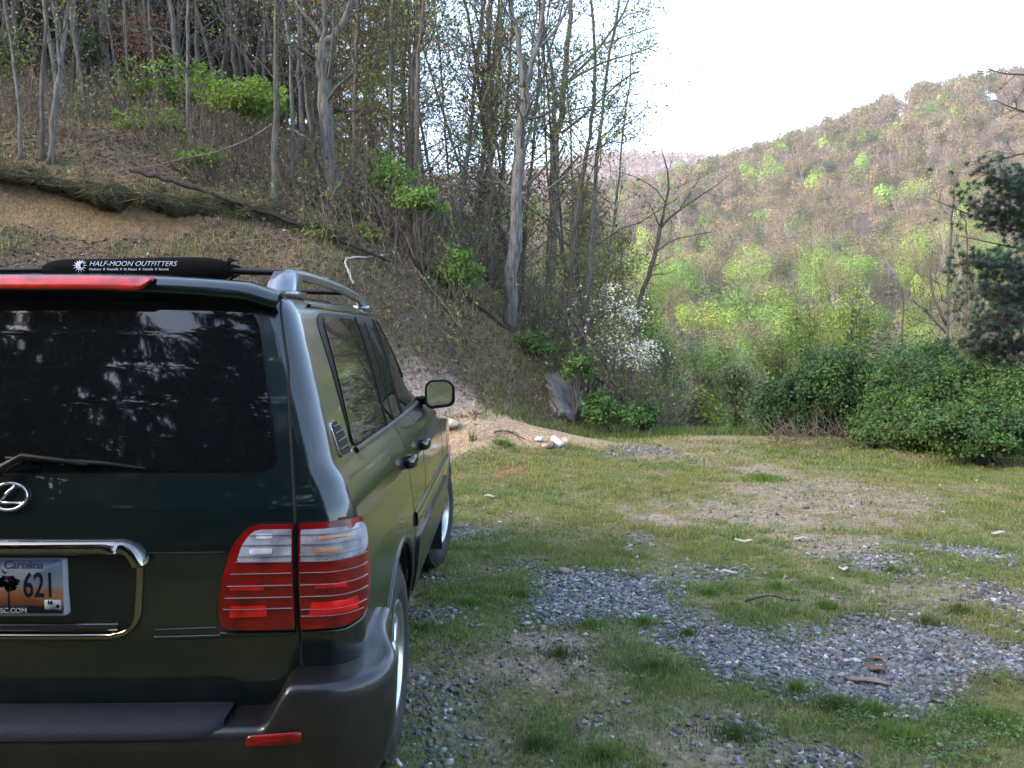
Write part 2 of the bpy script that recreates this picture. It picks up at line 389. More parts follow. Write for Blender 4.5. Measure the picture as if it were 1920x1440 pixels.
def ground_mat(name, b1=.5, grav=True):
    m, t, p = newmat(name)
    a = N(t, 'ShaderNodeAttribute', attribute_name='Col'); tc = N(t, 'ShaderNodeTexCoord')
    v = N(t, 'ShaderNodeTexVoronoi', ins={'Scale': 26.}); n = N(t, 'ShaderNodeTexNoise', ins={'Scale': 14., 'Detail': 8., 'Roughness': .7})
    r = N(t, 'ShaderNodeMapRange', ins={'From Min': .25, 'From Max': .75, 'To Min': .45, 'To Max': 1.55})
    r2 = N(t, 'ShaderNodeMapRange', ins={'From Min': 0., 'From Max': .6, 'To Min': 1.2, 'To Max': .7})
    m1 = N(t, 'ShaderNodeMix', data_type='RGBA', blend_type='MULTIPLY', ins={0: 1.}); m2 = N(t, 'ShaderNodeMix', data_type='RGBA', blend_type='MULTIPLY', ins={0: .8})
    for q in (v, n): t.links.new(tc.outputs['Object'], q.inputs['Vector'])
    t.links.new(n.outputs[0], r.inputs[0]); t.links.new(v.outputs['Distance'], r2.inputs[0])
    t.links.new(a.outputs[0], m1.inputs[6]); t.links.new(r.outputs[0], m1.inputs[7])
    t.links.new(m1.outputs[2], m2.inputs[6]); t.links.new(r2.outputs[0], m2.inputs[7]); t.links.new(m2.outputs[2], p.inputs['Base Color'])
    p.inputs['Roughness'].default_value = .95; p.inputs['Specular IOR Level'].default_value = .15
    ad = N(t, 'ShaderNodeMath', operation='ADD'); t.links.new(n.outputs[0], ad.inputs[0]); t.links.new(v.outputs['Distance'], ad.inputs[1])
    b = N(t, 'ShaderNodeBump', ins={'Strength': b1, 'Distance': .03}); t.links.new(ad.outputs[0], b.inputs['Height']); t.links.new(b.outputs[0], p.inputs['Normal'])
    return m
M_GROUND = ground_mat('soil_and_turf'); M_BANK = ground_mat('bank_soil', .7)
vid = np.arange(NX * NY).reshape(NY, NX)
quads = np.stack([vid[:-1, :-1], vid[:-1, 1:], vid[1:, 1:], vid[1:, :-1]], -1).reshape(-1, 4)
fd_f = ((FD[:-1, :-1] + FD[1:, 1:]) / 2).ravel(); gy_f = GY[:-1, :-1].ravel()
V3 = np.stack([GX, GY, GZ], -1).reshape(-1, 3); C3 = col.reshape(-1, 3)
def submesh(name, sel, m):
    q = quads[sel]; u, inv = np.unique(q, return_inverse=True)
    b = MB(); b.add(V3[u], inv.reshape(-1, 4), None, 0, C3[u]); o = b.build(name, m, smooth=True)
    return tag(o, kind='structure')
tag(submesh('ground', fd_f <= 0, M_GROUND), 'flat gravel and grass parking lot', 'ground')
tag(submesh('bank', fd_f > 0, M_BANK), 'steep wooded earth bank rising on the left', 'bank')

# hills across the valley, as heightfields
def hill_field(pts, c=6.):
    A = np.array(pts); n = len(A); ph = lambda d2: np.sqrt(d2 + c * c)
    M = ph(((A[:, None, :2] - A[None, :, :2]) ** 2).sum(-1)); Q = np.concatenate([np.ones((n, 1)), A[:, :2]], 1)
    W = np.linalg.solve(np.block([[M, Q], [Q.T, np.zeros((3, 3))]]), np.concatenate([A[:, 2], np.zeros(3)]))
    def h(x, y):
        x = np.asarray(x, float); y = np.asarray(y, float)
        return (ph((x[..., None] - A[:, 0]) ** 2 + (y[..., None] - A[:, 1]) ** 2) @ W[:n]) + W[n] + W[n + 1] * x + W[n + 2] * y
    return h
hp = [P(*a) for a in [(2300, 95, 360), (2100, 140, 370), (1920, 178, 380), (1800, 194, 390), (1700, 222, 400), (1600, 262, 415), (1500, 305, 430), (1390, 355, 450), (1300, 392, 465), (1200, 400, 480), (1080, 410, 490), (950, 420, 500), (700, 425, 500),
    (2200, 440, 215), (1900, 455, 220), (1700, 485, 225), (1500, 510, 232), (1300, 545, 240), (1150, 560, 245), (950, 570, 250),
    (2200, 650, 105), (1900, 665, 110), (1600, 705, 112), (1400, 735, 112), (1200, 745, 112), (950, 740, 112)]]
hp += [np.array([x, 76., -13.]) for x in (-30, 0, 30, 60, 90)] + [np.array([x, 600., 60.]) for x in (-100, 100, 250, 400)]
hillH = hill_field(hp)
hx, hy = np.meshgrid(np.arange(-120, 380, 6.), np.arange(66, 560, 6.)); hz = hillH(hx, hy) + 3 * (fbm(hx * .03, hy * .03, 61, 3) - .5)
def gridmesh(name, x, y, z, m, c, lab):
    ny, nx = x.shape; i = np.arange(nx * ny).reshape(ny, nx)
    q = np.stack([i[:-1, :-1], i[:-1, 1:], i[1:, 1:], i[1:, :-1]], -1).reshape(-1, 4)
    b = MB(); b.add(np.stack([x, y, z], -1).reshape(-1, 3), q, None, 0, c)
    return tag(b.build(name, m, smooth=True), lab, 'hill', kind='structure')
M_FLOOR = colmat('forest_floor', .95, 0, .1, .4, .15)
gridmesh('hill', hx, hy, hz, M_FLOOR, (.10, .075, .055), 'tall wooded hill across the valley')
fp = [P(*a) for a in [(700, 330, 1100), (950, 312, 1100), (1060, 305, 1100), (1150, 297, 1110), (1230, 298, 1110), (1310, 306, 1120), (1400, 318, 1120), (1600, 330, 1120)]]
fx, fy = np.meshgrid(np.linspace(-300, 560, 90), np.linspace(760, 1320, 50))
rid = np.interp(fx, [p[0] for p in fp], [p[2] for p in fp])
fz = rid - np.abs(fy - 1110) * np.where(fy < 1110, .42, .6) + 8 * (fbm(fx * .02, fy * .02, 5, 3) - .5)
gridmesh('far_hill', fx, fy, fz, M_FLOOR, (.16, .095, .105), 'far hilltop at the head of the valley')  # floor colour carries the pink of late sun on the hilltop

# ------------------------------------------------------------------ the parked car
CX, CY0 = -1.405, 2.28
CARO = np.array([CX, CY0, 0.])
car = thing('parked_car', 'dark green sport utility vehicle parked with its back to us, roof pad on top', 'car', (CX, CY0 + 2.4, 0))
def paint_mat(name, col, rough=.32, metal=.4, coat=1.):
    m, t, p = newmat(name)
    p.inputs['Roughness'].default_value = rough; p.inputs['Metallic'].default_value = metal
    p.inputs['Coat Weight'].default_value = coat; p.inputs['Coat Roughness'].default_value = .035
    tc = N(t, 'ShaderNodeTexCoord'); n = N(t, 'ShaderNodeTexNoise', ins={'Scale': 900., 'Detail': 1.}); d = N(t, 'ShaderNodeTexNoise', ins={'Scale': 3.5, 'Detail': 6.})
    r = N(t, 'ShaderNodeMapRange', ins={'From Min': .3, 'From Max': .7, 'To Min': .6, 'To Max': 1.5})
    mx = N(t, 'ShaderNodeMix', data_type='RGBA', blend_type='MULTIPLY', ins={0: 1.}); mx.inputs[6].default_value = (*col, 1)
    t.links.new(tc.outputs['Object'], n.inputs['Vector']); t.links.new(n.outputs[0], r.inputs[0]); t.links.new(r.outputs[0], mx.inputs[7]); t.links.new(mx.outputs[2], p.inputs['Base Color'])
    # road dust and dried splashes, thicker towards the sills
    sp = N(t, 'ShaderNodeSeparateXYZ'); dn = N(t, 'ShaderNodeTexNoise', ins={'Scale': 9., 'Detail': 9., 'Roughness': .72}); hm = N(t, 'ShaderNodeMapRange', ins={'From Min': 1.25, 'From Max': .45, 'To Min': .012, 'To Max': .20})
    dm = N(t, 'ShaderNodeMapRange', ins={'From Min': .42, 'From Max': .72, 'To Min': 0., 'To Max': 1.}); ml = N(t, 'ShaderNodeMath', operation='MULTIPLY'); dx = N(t, 'ShaderNodeMix', data_type='RGBA'); dx.inputs[7].default_value = (.07, .062, .05, 1)
    t.links.new(tc.outputs['Object'], sp.inputs[0]); t.links.new(sp.outputs[2], hm.inputs[0]); t.links.new(tc.outputs['Object'], dn.inputs['Vector']); t.links.new(dn.outputs[0], dm.inputs[0])
    t.links.new(hm.outputs[0], ml.inputs[0]); t.links.new(dm.outputs[0], ml.inputs[1]); t.links.new(ml.outputs[0], dx.inputs[0]); t.links.new(mx.outputs[2], dx.inputs[6]); t.links.new(dx.outputs[2], p.inputs['Base Color'])
    r2 = N(t, 'ShaderNodeMapRange', ins={'From Min': .45, 'From Max': .75, 'To Min': .02, 'To Max': .16})
    t.links.new(tc.outputs['Object'], d.inputs['Vector']); t.links.new(d.outputs[0], r2.inputs[0]); t.links.new(r2.outputs[0], p.inputs['Coat Roughness'])
    return m
M_PAINT = paint_mat('green_paint', (.0011, .0075, .0085), .3, .3)
M_CLAD = paint_mat('grey_cladding_paint', (.007, .0075, .010), .45, .4, .5)
M_GLASS = mat('tinted_glass', (.004, .005, .006), .03, 0, .0, .6)
M_RUB = mat('black_rubber', (.0035, .0035, .004), .5, spec=.3)
M_TYRE = mat('tyre_rubber', (.014, .014, .015), .8, noise=.4, nscale=14, bump=.4, bscale=60)
M_TRIM = mat('trim_black', (.0025, .0025, .003), .45, spec=.10)
M_PLAS = mat('grey_plastic', (.013, .015, .024), .65, spec=.25, bump=.5, bscale=350)
M_CHROME = mat('chrome', (.75, .75, .74), .07, 1.)
M_DCHROME = mat('dark_chrome', (.085, .085, .09), .15, 1.)
M_ALLOY = mat('alloy', (.48, .49, .5), .28, .9, noise=.2, nscale=9)
M_RAIL = mat('rail_paint', (.22, .23, .25), .3, .7, .5)
M_MIRR = mat('mirror_glass', (.55, .57, .66), .02, 1.)
M_DARK = mat('underbody', (.006, .006, .006), .9)
M_FABRIC = mat('black_fabric', (.006, .006, .007), .95, 0, 0, .1, noise=.4, nscale=60, bump=.6, bscale=500)
M_PRINT = mat('white_print', (.62, .68, .76), .7)
def lens_mat(name, col, rib, em=0):
    m, t, p = newmat(name)
    tc = N(t, 'ShaderNodeTexCoord'); wv = N(t, 'ShaderNodeTexWave', bands_direction='X', ins={'Scale': rib, 'Distortion': .0}); wz = N(t, 'ShaderNodeTexWave', bands_direction='Z', ins={'Scale': rib * 1.3, 'Distortion': .3})
    ad = N(t, 'ShaderNodeMath', operation='MULTIPLY')
    n = N(t, 'ShaderNodeTexNoise', ins={'Scale': 18., 'Detail': 3.})
    r = N(t, 'ShaderNodeMapRange', ins={'From Min': .2, 'From Max': .8, 'To Min': .35, 'To Max': 1.6})
    mx = N(t, 'ShaderNodeMix', data_type='RGBA', blend_type='MULTIPLY', ins={0: 1.}); mx.inputs[6].default_value = (*col, 1)
    for q in (wv, wz, n): t.links.new(tc.outputs['Object'], q.inputs['Vector'])
    t.links.new(wv.outputs[0], ad.inputs[0]); t.links.new(wz.outputs[0], ad.inputs[1])
    t.links.new(n.outputs[0], r.inputs[0]); t.links.new(r.outputs[0], mx.inputs[7]); t.links.new(mx.outputs[2], p.inputs['Base Color'])
    b = N(t, 'ShaderNodeBump', ins={'Strength': .12, 'Distance': .003}); t.links.new(ad.outputs[0], b.inputs['Height']); t.links.new(b.outputs[0], p.inputs['Normal'])
    p.inputs['Roughness'].default_value = .3; p.inputs['Specular IOR Level'].default_value = .25; p.inputs['Coat Weight'].default_value = .45; p.inputs['Coat Roughness'].default_value = .02
    return m
M_RED = lens_mat('red_lens', (.16, .0012, .002), 45.); M_BRED = lens_mat('bright_red_reflector', (.62, .006, .008), 30.)
M_CLEAR = lens_mat('clear_lens', (.26, .27, .32), 60.); M_AMBER = lens_mat('amber_reflector', (.46, .25, .14), 40.); M_SREF = lens_mat('silver_reflector', (.5, .52, .58), 40.)
M_STRIP = lens_mat('red_strip_lens', (.42, .022, .013), 25.)
M_LINE = mat('lens_ridge', (.20, .12, .13), .25)

def tab(*pr):
    a = np.array(pr); return lambda z: np.interp(z, a[:, 0], a[:, 1])
W_ = tab((.40, .905), (.5, .93), (.62, .955), (.75, .966), (.85, .968), (1., .967), (1.12, .958), (1.2, .942), (1.26, .918), (1.31, .887), (1.4, .862), (1.5, .832), (1.6, .800), (1.7, .765), (1.76, .742), (1.795, .722), (1.815, .700), (1.832, .655), (1.845, .56), (1.852, .42), (1.856, .2))
YR_ = tab((.40, .16), (.6, .15), (.75, .135), (.85, .115), (1.0, .10), (1.09, .10), (1.2, .115), (1.3, .14), (1.4, .168), (1.5, .20), (1.6, .237), (1.7, .278), (1.78, .315), (1.815, .345), (1.832, .40), (1.845, .52), (1.852, .75), (1.856, 1.0))
YF_ = tab((.40, 4.70), (.5, 4.82), (.8, 4.86), (.95, 4.82), (1.02, 4.70), (1.07, 4.35), (1.13, 3.75), (1.17, 3.35), (1.22, 3.2), (1.32, 3.02), (1.45, 2.84), (1.62, 2.60), (1.76, 2.36), (1.815, 2.2), (1.832, 2.1), (1.845, 1.95), (1.852, 1.75), (1.856, 1.5))
RC_ = tab((.4, .13), (.8, .105), (1.1, .10), (1.3, .085), (1.7, .078), (1.8, .08), (1.83, .08), (1.856, .08))
NR_, NC_, NS_, NF_ = 22, 14, 170, 10
def outline(z):
    w, yr, yf, rc = float(W_(z)), float(YR_(z)), float(YF_(z)), float(RC_(z))
    bow = .035
    x = np.linspace(0, w - rc, NR_, endpoint=False); R = np.stack([x, yr + bow * (x / (w - rc)) ** 2.2], 1)
    th = np.linspace(-math.pi / 2, 0, NC_, endpoint=False); C = np.stack([w - rc + rc * np.cos(th), yr + bow + rc * 1.15 + rc * 1.15 * np.sin(th)], 1)
    rf = .30 if z < 1.2 else .16
    y0, y1 = yr + bow + rc * 1.15, yf - rf
    y = np.linspace(y0, y1, NS_)
    gh = smooth(1.22, 1.4, z); tp = gh * .075 * np.clip((y - 1.0) / 1.7, 0, 1.4) ** 2 + (1 - gh) * .07 * smooth(3.5, 4.9, y)
    Sd = np.stack([w - tp, y], 1)
    xe = Sd[-1, 0]
    th = np.linspace(0, math.pi / 2, NF_ + 1)[1:]; Fc = np.stack([xe - rf + rf * np.cos(th), y1 + rf * np.sin(th)], 1)
    x = np.linspace(xe - rf, 0, NF_ + 1)[1:]; Fr = np.stack([x, np.full(len(x), yf) + .06 * (1 - (x / max(xe, .1)) ** 2)], 1)
    return np.concatenate([R, C, Sd, Fc, Fr])
_oc = {}
def ol(z):
    k = round(float(z), 4)
    if k not in _oc:
        o = outline(k); s = np.concatenate([[0], np.cumsum(np.hypot(*np.diff(o, axis=0).T))]); _oc[k] = (o, s)
    return _oc[k]
def S(s, z):
    o, a = ol(z); return np.array([np.interp(s, a, o[:, 0]), np.interp(s, a, o[:, 1]), z])
def SN(s, z):
    e = .006; a = S(s + e, z) - S(s - e if s > e else s, z); b = S(s, z + e) - S(s, z - e)
    n = np.cross(a, b); return n / (np.linalg.norm(n) + 1e-12)
def sy(y, z):
    """arc length at which the side of the car reaches y"""
    o, a = ol(z); i = slice(NR_, NR_ + NC_ + NS_); return float(np.interp(y, o[i, 1], a[i]))
def sx(x, z):
    o, a = ol(z); i = slice(0, NR_ + NC_); return float(np.interp(x, o[i, 0], a[i]))
def rpoly(pts, r, k=6):
    """closed polygon with rounded corners; r a number or one per corner"""
    p = np.array(pts, float); n = len(p); out = []
    rr = [r] * n if np.isscalar(r) else r
    for i in range(n):
        a, b, c = p[i - 1], p[i], p[(i + 1) % n]
        la, lc = np.linalg.norm(a - b), np.linalg.norm(c - b)
        q = min(rr[i], la * .45, lc * .45)
        s0 = b + (a - b) / la * q; s1 = b + (c - b) / lc * q
        for t in np.linspace(0, 1, k if q > 0 else 1): out.append(s0 * (1 - t) ** 2 + 2 * b * t * (1 - t) + s1 * t * t)
    out = np.array(out); res = []
    for i in range(len(out)):
        a, b = out[i], out[(i + 1) % len(out)]; m = max(1, int(np.linalg.norm(b - a) / .04))
        for t in range(m): res.append(a + (b - a) * t / m)
    return np.array(res)
def patch(mb, outl, lift, sink=.008, rings=7, mat=0, fn=None, side=False):
    """shell lying on the car's skin; outline in (arc length, z) or, with side, in (y, z)"""
    o = np.asarray(outl); c = o.mean(0); V = []; n = len(o)
    def pt(q, l):
        s = sy(q[0], q[1]) if side else q[0]
        sg = 1.
        if s < 0: s = -s; sg = -1.
        a = S(s, q[1]) + SN(max(s, 1e-4), q[1]) * l
        a[0] *= sg; return a
    for k in range(1, rings + 1):
        for q in o: V.append(pt(c + (q - c) * k / rings, lift))
    for q in o: V.append(pt(q, lift))      # a crisp edge: the rim has its own vertices
    for q in o: V.append(pt(q, -sink))
    V.append(pt(c, lift)); V = np.array(V)
    Q = []; j = np.arange(n); jn = (j + 1) % n
    for k in list(range(rings - 1)) + [rings]: Q.append(np.stack([k * n + j, (k + 1) * n + j, (k + 1) * n + jn, k * n + jn], 1))
    T = np.stack([np.full(n, len(V) - 1), j, jn], 1)
    mb.add(V + CARO, np.concatenate(Q), T, mat)
    return V
def flip(mb):
    """mirror image about the car's centre plane"""
    m = MB(); m.n = mb.n
    for v in mb.v:
        v = v.copy(); v[:, 0] = 2 * CX - v[:, 0]; m.v.append(v)
    m.q = [q[:, ::-1] for q in mb.q]; m.t = [t[:, ::-1] for t in mb.t]; m.qm = mb.qm; m.tm = mb.tm; m.c = mb.c
    return m
def both(name, mb, mats, parent=car, smooth=True, right_label=None):
    a = mb.build(name, mats, parent, smooth); b = flip(mb).build(name, mats, parent, smooth); return a, b
def ribbon(mb, pts, width, lift, mat=0, side=False, closed=False, sink=.004):
    """narrow raised strip along a path on the skin"""
    p = [np.array(q, float) for q in pts]
    A = []; Nn = []
    for q in p:
        s = sy(q[0], q[1]) if side else q[0]
        sg = -1. if s < 0 else 1.; s = abs(s)
        a = S(s, q[1]); nn = SN(max(s, 1e-4), q[1]); a[0] *= sg; nn[0] *= sg; A.append(a); Nn.append(nn)
    A = np.array(A); Nn = np.array(Nn)
    if closed: d = np.roll(A, -1, 0) - np.roll(A, 1, 0)
    else: d = np.gradient(A, axis=0)
    d /= np.linalg.norm(d, axis=1)[:, None] + 1e-12
    b = np.cross(Nn, d); h = width / 2
    rows = [A - b * h - Nn * sink, A - b * h * .8 + Nn * lift * .8, A - b * h * .3 + Nn * lift, A + b * h * .3 + Nn * lift, A + b * h * .8 + Nn * lift * .8, A + b * h - Nn * sink]
    V = np.stack(rows, 1).reshape(-1, 3); m = len(A); Q = []
    rng = m if closed else m - 1
    for i in range(rng):
        i2 = (i + 1) % m
        for k in range(5): Q.append([i * 6 + k, i2 * 6 + k, i2 * 6 + k + 1, i * 6 + k + 1])
    mb.add(V + CARO, Q, None, mat)
def dense(pts, step=.03):
    o = []
    for a, b in zip(pts[:-1], pts[1:]):
        a = np.array(a, float); b = np.array(b, float); m = max(1, int(np.linalg.norm(b - a) / step))
        for t in range(m): o.append(a + (b - a) * t / m)
    o.append(np.array(pts[-1], float)); return o

# body skin
HUB = [(1.14, .395), (3.99, .395)]; RW = .395
zl = np.unique(np.concatenate([np.linspace(.42, 1.30, 60), np.linspace(1.30, 1.80, 26), np.linspace(1.80, 1.856, 16)]))
def skin():
    mb = MB(); g = np.array([np.concatenate([ol(z)[0], np.full((len(ol(z)[0]), 1), z)], 1) for z in zl])
    nz, ns = g.shape[:2]; i = np.arange(nz * ns).reshape(nz, ns)
    q = np.stack([i[:-1, :-1], i[:-1, 1:], i[1:, 1:], i[1:, :-1]], -1).reshape(-1, 4)
    v = g.reshape(-1, 3); c = v[q].mean(1)
    keep = np.ones(len(q), bool)
    for hy_, hz_ in HUB: keep &= ~((np.hypot(c[:, 1] - hy_, c[:, 2] - hz_) < .462) & (c[:, 0] > .5))
    q = q[keep]
    vm = v * [-1, 1, 1]
    mb.add(v + CARO, q); mb.add(vm + CARO, q[:, ::-1])
    top = g[-1]; t = []
    m = len(top); vv = np.concatenate([top, top * [-1, 1, 1]]); 
    mb.add(vv + CARO, [[k, k + 1, m + k + 1, m + k] for k in range(m - 1)])
    return mb.build('body', M_PAINT, car, True)
body = skin()
mb = MB()   # dark floor pan, wheel wells and axle
mb.box(CARO + [0, 2.45, .47], [.74, 2.2, .09]); mb.box(CARO + [0, 2.45, .75], [.70, 1.6, .25])
for hy_, hz_ in HUB:
    for sg in (-1, 1):
        th = np.linspace(-.35, math.pi + .35, 26); V = []
        for x in (.50, .93): V += [[sg * x, hy_ + .475 * math.cos(a), hz_ + .475 * math.sin(a)] for a in th]
        n = len(th); mb.add(np.array(V) + CARO, [[k, k + 1, n + k + 1, n + k] for k in range(n - 1)])
        V = [[sg * .52, hy_ + .475 * math.cos(a), hz_ + .475 * math.sin(a)] for a in th] + [[sg * .52, hy_, hz_]]
        mb.add(np.array(V) + CARO, None, [[k, k + 1, n] for k in range(n - 1)])
    mb.tube(CARO + np.array([[-.8, hy_, hz_], [.8, hy_, hz_]]), .05, 8)
mb.tube(CARO + np.array([[-.55, .25, .36], [-.55, .9, .36]]), .035, 10)
mb.build('underbody', M_DARK, car)
# arch lips
mb = MB()
for hy_, hz_ in HUB:
    A = []
    for a in np.linspace(-.12, math.pi + .12, 40):
        y, z = hy_ + .478 * math.cos(a), max(.425, hz_ + .478 * math.sin(a)); p = S(sy(y, z), z); A.append(p + [.002, 0, 0])
    mb.tube(CARO + np.array(A) - [.006, 0, 0], .013, 8)
    both('wheel_arch_trim', mb, M_CLAD); mb = MB()
# lower side cladding between the arches and side moulding
mb = MB()
patch(mb, rpoly([(1.68, .50), (3.46, .50), (3.46, .76), (1.68, .76)], .03), .014, side=True, rings=10)
both('side_cladding', mb, M_CLAD)
mb = MB(); ribbon(mb, dense([(1.60, .86), (3.50, .86)], .05), .075, .012, side=True); both('side_moulding', mb, M_PAINT)

# bumper
def bumper():
    mb = MB()
    S0 = np.concatenate([np.linspace(0, .66, 14), np.linspace(.67, .82, 14), np.linspace(.83, 1.30, 30)])
    rows = []
    zt_ = lambda s: .622 + (.737 - .622) * smooth(.70, .79, s) + .045 * smooth(.95, 1.32, s)
    for s in S0:
        zt = zt_(s)
        zb = .16 * smooth(.93, 1.32, s); prof = [(.395 + zb, -.055), (.41 + zb, -.012), (.45 + zb * .95, .012), (.52 + zb * .75, .026), (zt - .055, .034), (zt - .022, .033), (zt - .007, .024), (zt, .008), (zt + .002, -.03), (zt + .004, -.075), (zt + .006, -.13)]
        r = []
        for z, l in prof:
            zz = .60; o, a = ol(zz)
            # the bumper keeps one plan outline, pushed out from the body
            p = S(s, zz); nn = SN(max(s, 1e-4), zz); nn[2] = 0; nn /= np.linalg.norm(nn)
            out = .115 * (1 - smooth(.86, 1.22, s)) + .018 * smooth(.86, 1.22, s)
            q = p + nn * (l + out); q[2] = z; r.append(q)
        rows.append(r)
    g = np.array(rows); n, k = g.shape[:2]; i = np.arange(n * k).reshape(n, k)
    q = np.stack([i[:-1, :-1], i[1:, :-1], i[1:, 1:], i[:-1, 1:]], -1).reshape(-1, 4); v = g.reshape(-1, 3)
    mb.add(v + CARO, q[:, ::-1]); mb.add(v * [-1, 1, 1] + CARO, q)
    e = v[(n - 1) * k:]
    return mb, g
mbb, BG = bumper(); mbb.build('bumper', M_CLAD, car, True)
def bumper_pt(s, z):
    p = S(abs(s), .60); nn = SN(max(abs(s), 1e-4), .60); nn[2] = 0; nn /= np.linalg.norm(nn)
    out = .115 * (1 - smooth(.86, 1.22, abs(s))) + .034
    q = p + nn * out; q[2] = z
    if s < 0: q[0] *= -1; nn[0] *= -1
    return q, nn
mb = MB()   # step pad on the bumper's top
xs_ = np.linspace(-.61, .61, 40); V = []; 
for x in xs_:
    e = 1 - smooth(.55, .61, abs(x)); q, nn = bumper_pt(x, .622)
    for dy, dz in [(-.003, .600), (-.006, .618), (.004, .632), (.02, .640), (.135, .645), (.15, .62)]:
        V.append([x, q[1] + dy + .02 * (1 - e) * (dy < .05), dz - .004 * (1 - e)])
n = len(xs_); mb.add(np.array(V) + CARO, [[i * 6 + k, i * 6 + 6 + k, i * 6 + 7 + k, i * 6 + 1 + k] for i in range(n - 1) for k in range(5)] + [[0, 1, 2, 3], [(n - 1) * 6 + 3, (n - 1) * 6 + 2, (n - 1) * 6 + 1, (n - 1) * 6]], None)
mb.build('bumper_step_pad', M_PLAS, car, False)
mb = MB()
oo = rpoly([(.665, .574), (.815, .580), (.818, .612), (.672, .606)], .018)
c = oo.mean(0); V = []; n = len(oo)
for k in (1., .93):
    for q in oo: 
        a, nn = bumper_pt(*(c + (q - c) * k)); V.append(a + nn * (.001 if k == 1. else .007))
a, nn = bumper_pt(*c); V.append(a + nn * .008); j = np.arange(n)
mb.add(np.array(V) + CARO, np.stack([j, (j + 1) % n, n + (j + 1) % n, n + j], 1), np.stack([np.full(n, 2 * n), n + j, n + (j + 1) % n], 1))
both('rear_reflector', mb, M_RED)
mb = MB()   # mud flaps behind the rear wheels
V = []
for (x, z) in [(.66, .62), (.94, .62), (.945, .25), (.68, .25)]:
    for dy in (0, .018): V.append([x, .675 + dy - (.03 if z < .4 else 0), z])
mb.add(np.array(V) + CARO, [[0, 2, 4, 6], [7, 5, 3, 1], [0, 1, 3, 2], [2, 3, 5, 4], [4, 5, 7, 6], [6, 7, 1, 0]])
both('mud_flap', mb, M_RUB, smooth=False)

# nested parts: build() stores their vertices relative to the car's own base
_build = MB.build
def build(s, name, mats, parent=None, smooth=False, loc=None):
    if parent is not None and loc is None and parent.parent is not None: loc = np.array(parent.parent.location)
    return _build(s, name, mats, parent, smooth, loc)
MB.build = build
# rear window
gl = rpoly([(-.735, 1.312), (.735, 1.312), (.635, 1.790), (-.635, 1.790)], [.06, .06, .10, .10], 8)
c0 = gl.mean(0)
def clampz(o): o[:, 1] = np.minimum(o[:, 1], 1.795); return o
mb = MB(); patch(mb, clampz(c0 + (gl - c0) * [1.014, 1.03]), .001, rings=34); frm = mb.build('rear_window', mat('window_frit', (.003, .003, .004), .25), car, True)
mb = MB(); patch(mb, c0 + (gl - c0) * 1.004, .0035, rings=34); mb.build('pane', M_GLASS, frm, True)
# tailgate gaps
mb = MB()
zz = np.linspace(1.80, .66, 50)
ribbon(mb, [(sx(np.interp(z, [.66, .85, 1.2, 1.6, 1.8], [.800, .800, .792, .745, .695]), z), z) for z in zz], .010, .0012)
both('tailgate_gap', mb, M_DARK)
mb = MB(); ribbon(mb, dense([(-.60, 1.087), (.60, 1.087)]), .007, .0012); mb.build('tailgate_split_gap', M_DARK, car, True)
mb = MB()
ribbon(mb, dense([(.40, .866), (.57, .870)]), .006, .006); ribbon(mb, dense([(.395, .842), (.78, .848)]), .012, .007)
both('tailgate_crease', mb, M_PAINT)
# garnish round the plate recess
mb = MB(); patch(mb, rpoly([(-.36, .855), (.36, .855), (.365, 1.10), (-.365, 1.10)], [.1, .1, .02, .02]), .002, rings=8); mb.build('plate_recess', mat('recess', (.004, .006, .008), .35), car, True)
mb = MB()
arc = lambda cx, cz, r, a0, a1, n=9: [(cx + r * math.cos(math.radians(a)), cz + r * math.sin(math.radians(a))) for a in np.linspace(a0, a1, n)]
half = arc(.318, 1.052, .055, 90, 8, 12)
ribbon(mb, [(-x, z) for x, z in half[::-1]] + dense([(-.318, 1.107), (.318, 1.107)], .04) + half, .048, .045)
lowp = [(.370, 1.052), (.367, 1.0), (.358, .93)] + arc(.285, .925, .072, 0, -90)
ribbon(mb, [(-x, z) for x, z in lowp] + dense([(-.28, .852), (.28, .850)], .04)[0:] + lowp[::-1], .022, .016)
mb.build('chrome_garnish', mat('smoked_chrome', (.22, .21, .185), .06, 1.), car, True)
mb = MB(); ribbon(mb, dense([(-.30, .878), (.30, .878)], .04), .022, .010); mb.build('recess_ledge', M_PAINT, car, True)

# number plate
def text(name, s, size, loc, m, parent, depth=.0006, sxx=1., shear=0, bold=0., align='CENTER', rot=(math.pi / 2, 0, 0), warp=None):
    cu = bpy.data.curves.new(name, 'FONT'); cu.body = s; cu.size = size; cu.extrude = depth; cu.shear = shear; cu.offset = bold; cu.align_x = align; cu.align_y = 'CENTER'
    o = bpy.data.objects.new(name, cu); COL.objects.link(o)
    bpy.context.view_layer.update()
    me = bpy.data.meshes.new_from_object(o.evaluated_get(bpy.context.evaluated_depsgraph_get()))
    bpy.data.objects.remove(o); bpy.data.curves.remove(cu)
    me.name = name
    n = len(me.vertices); v = np.zeros(n * 3); me.vertices.foreach_get('co', v); v = v.reshape(-1, 3); v[:, 0] *= sxx
    if warp: v = warp(v)
    else:
        R = np.array(Matrix.Rotation(rot[0], 3, 'X')); v = v @ R.T + np.asarray(loc)
    base = parent.matrix_basis.translation if parent.parent is None else parent.parent.matrix_basis.translation
    v = v - np.array(base); me.vertices.foreach_set('co', v.ravel()); me.update()
    me.materials.clear(); me.materials.append(m)
    o2 = bpy.data.objects.new(name, me); link(o2, parent); return o2
PX, PZ, PY = .010, .997, .098
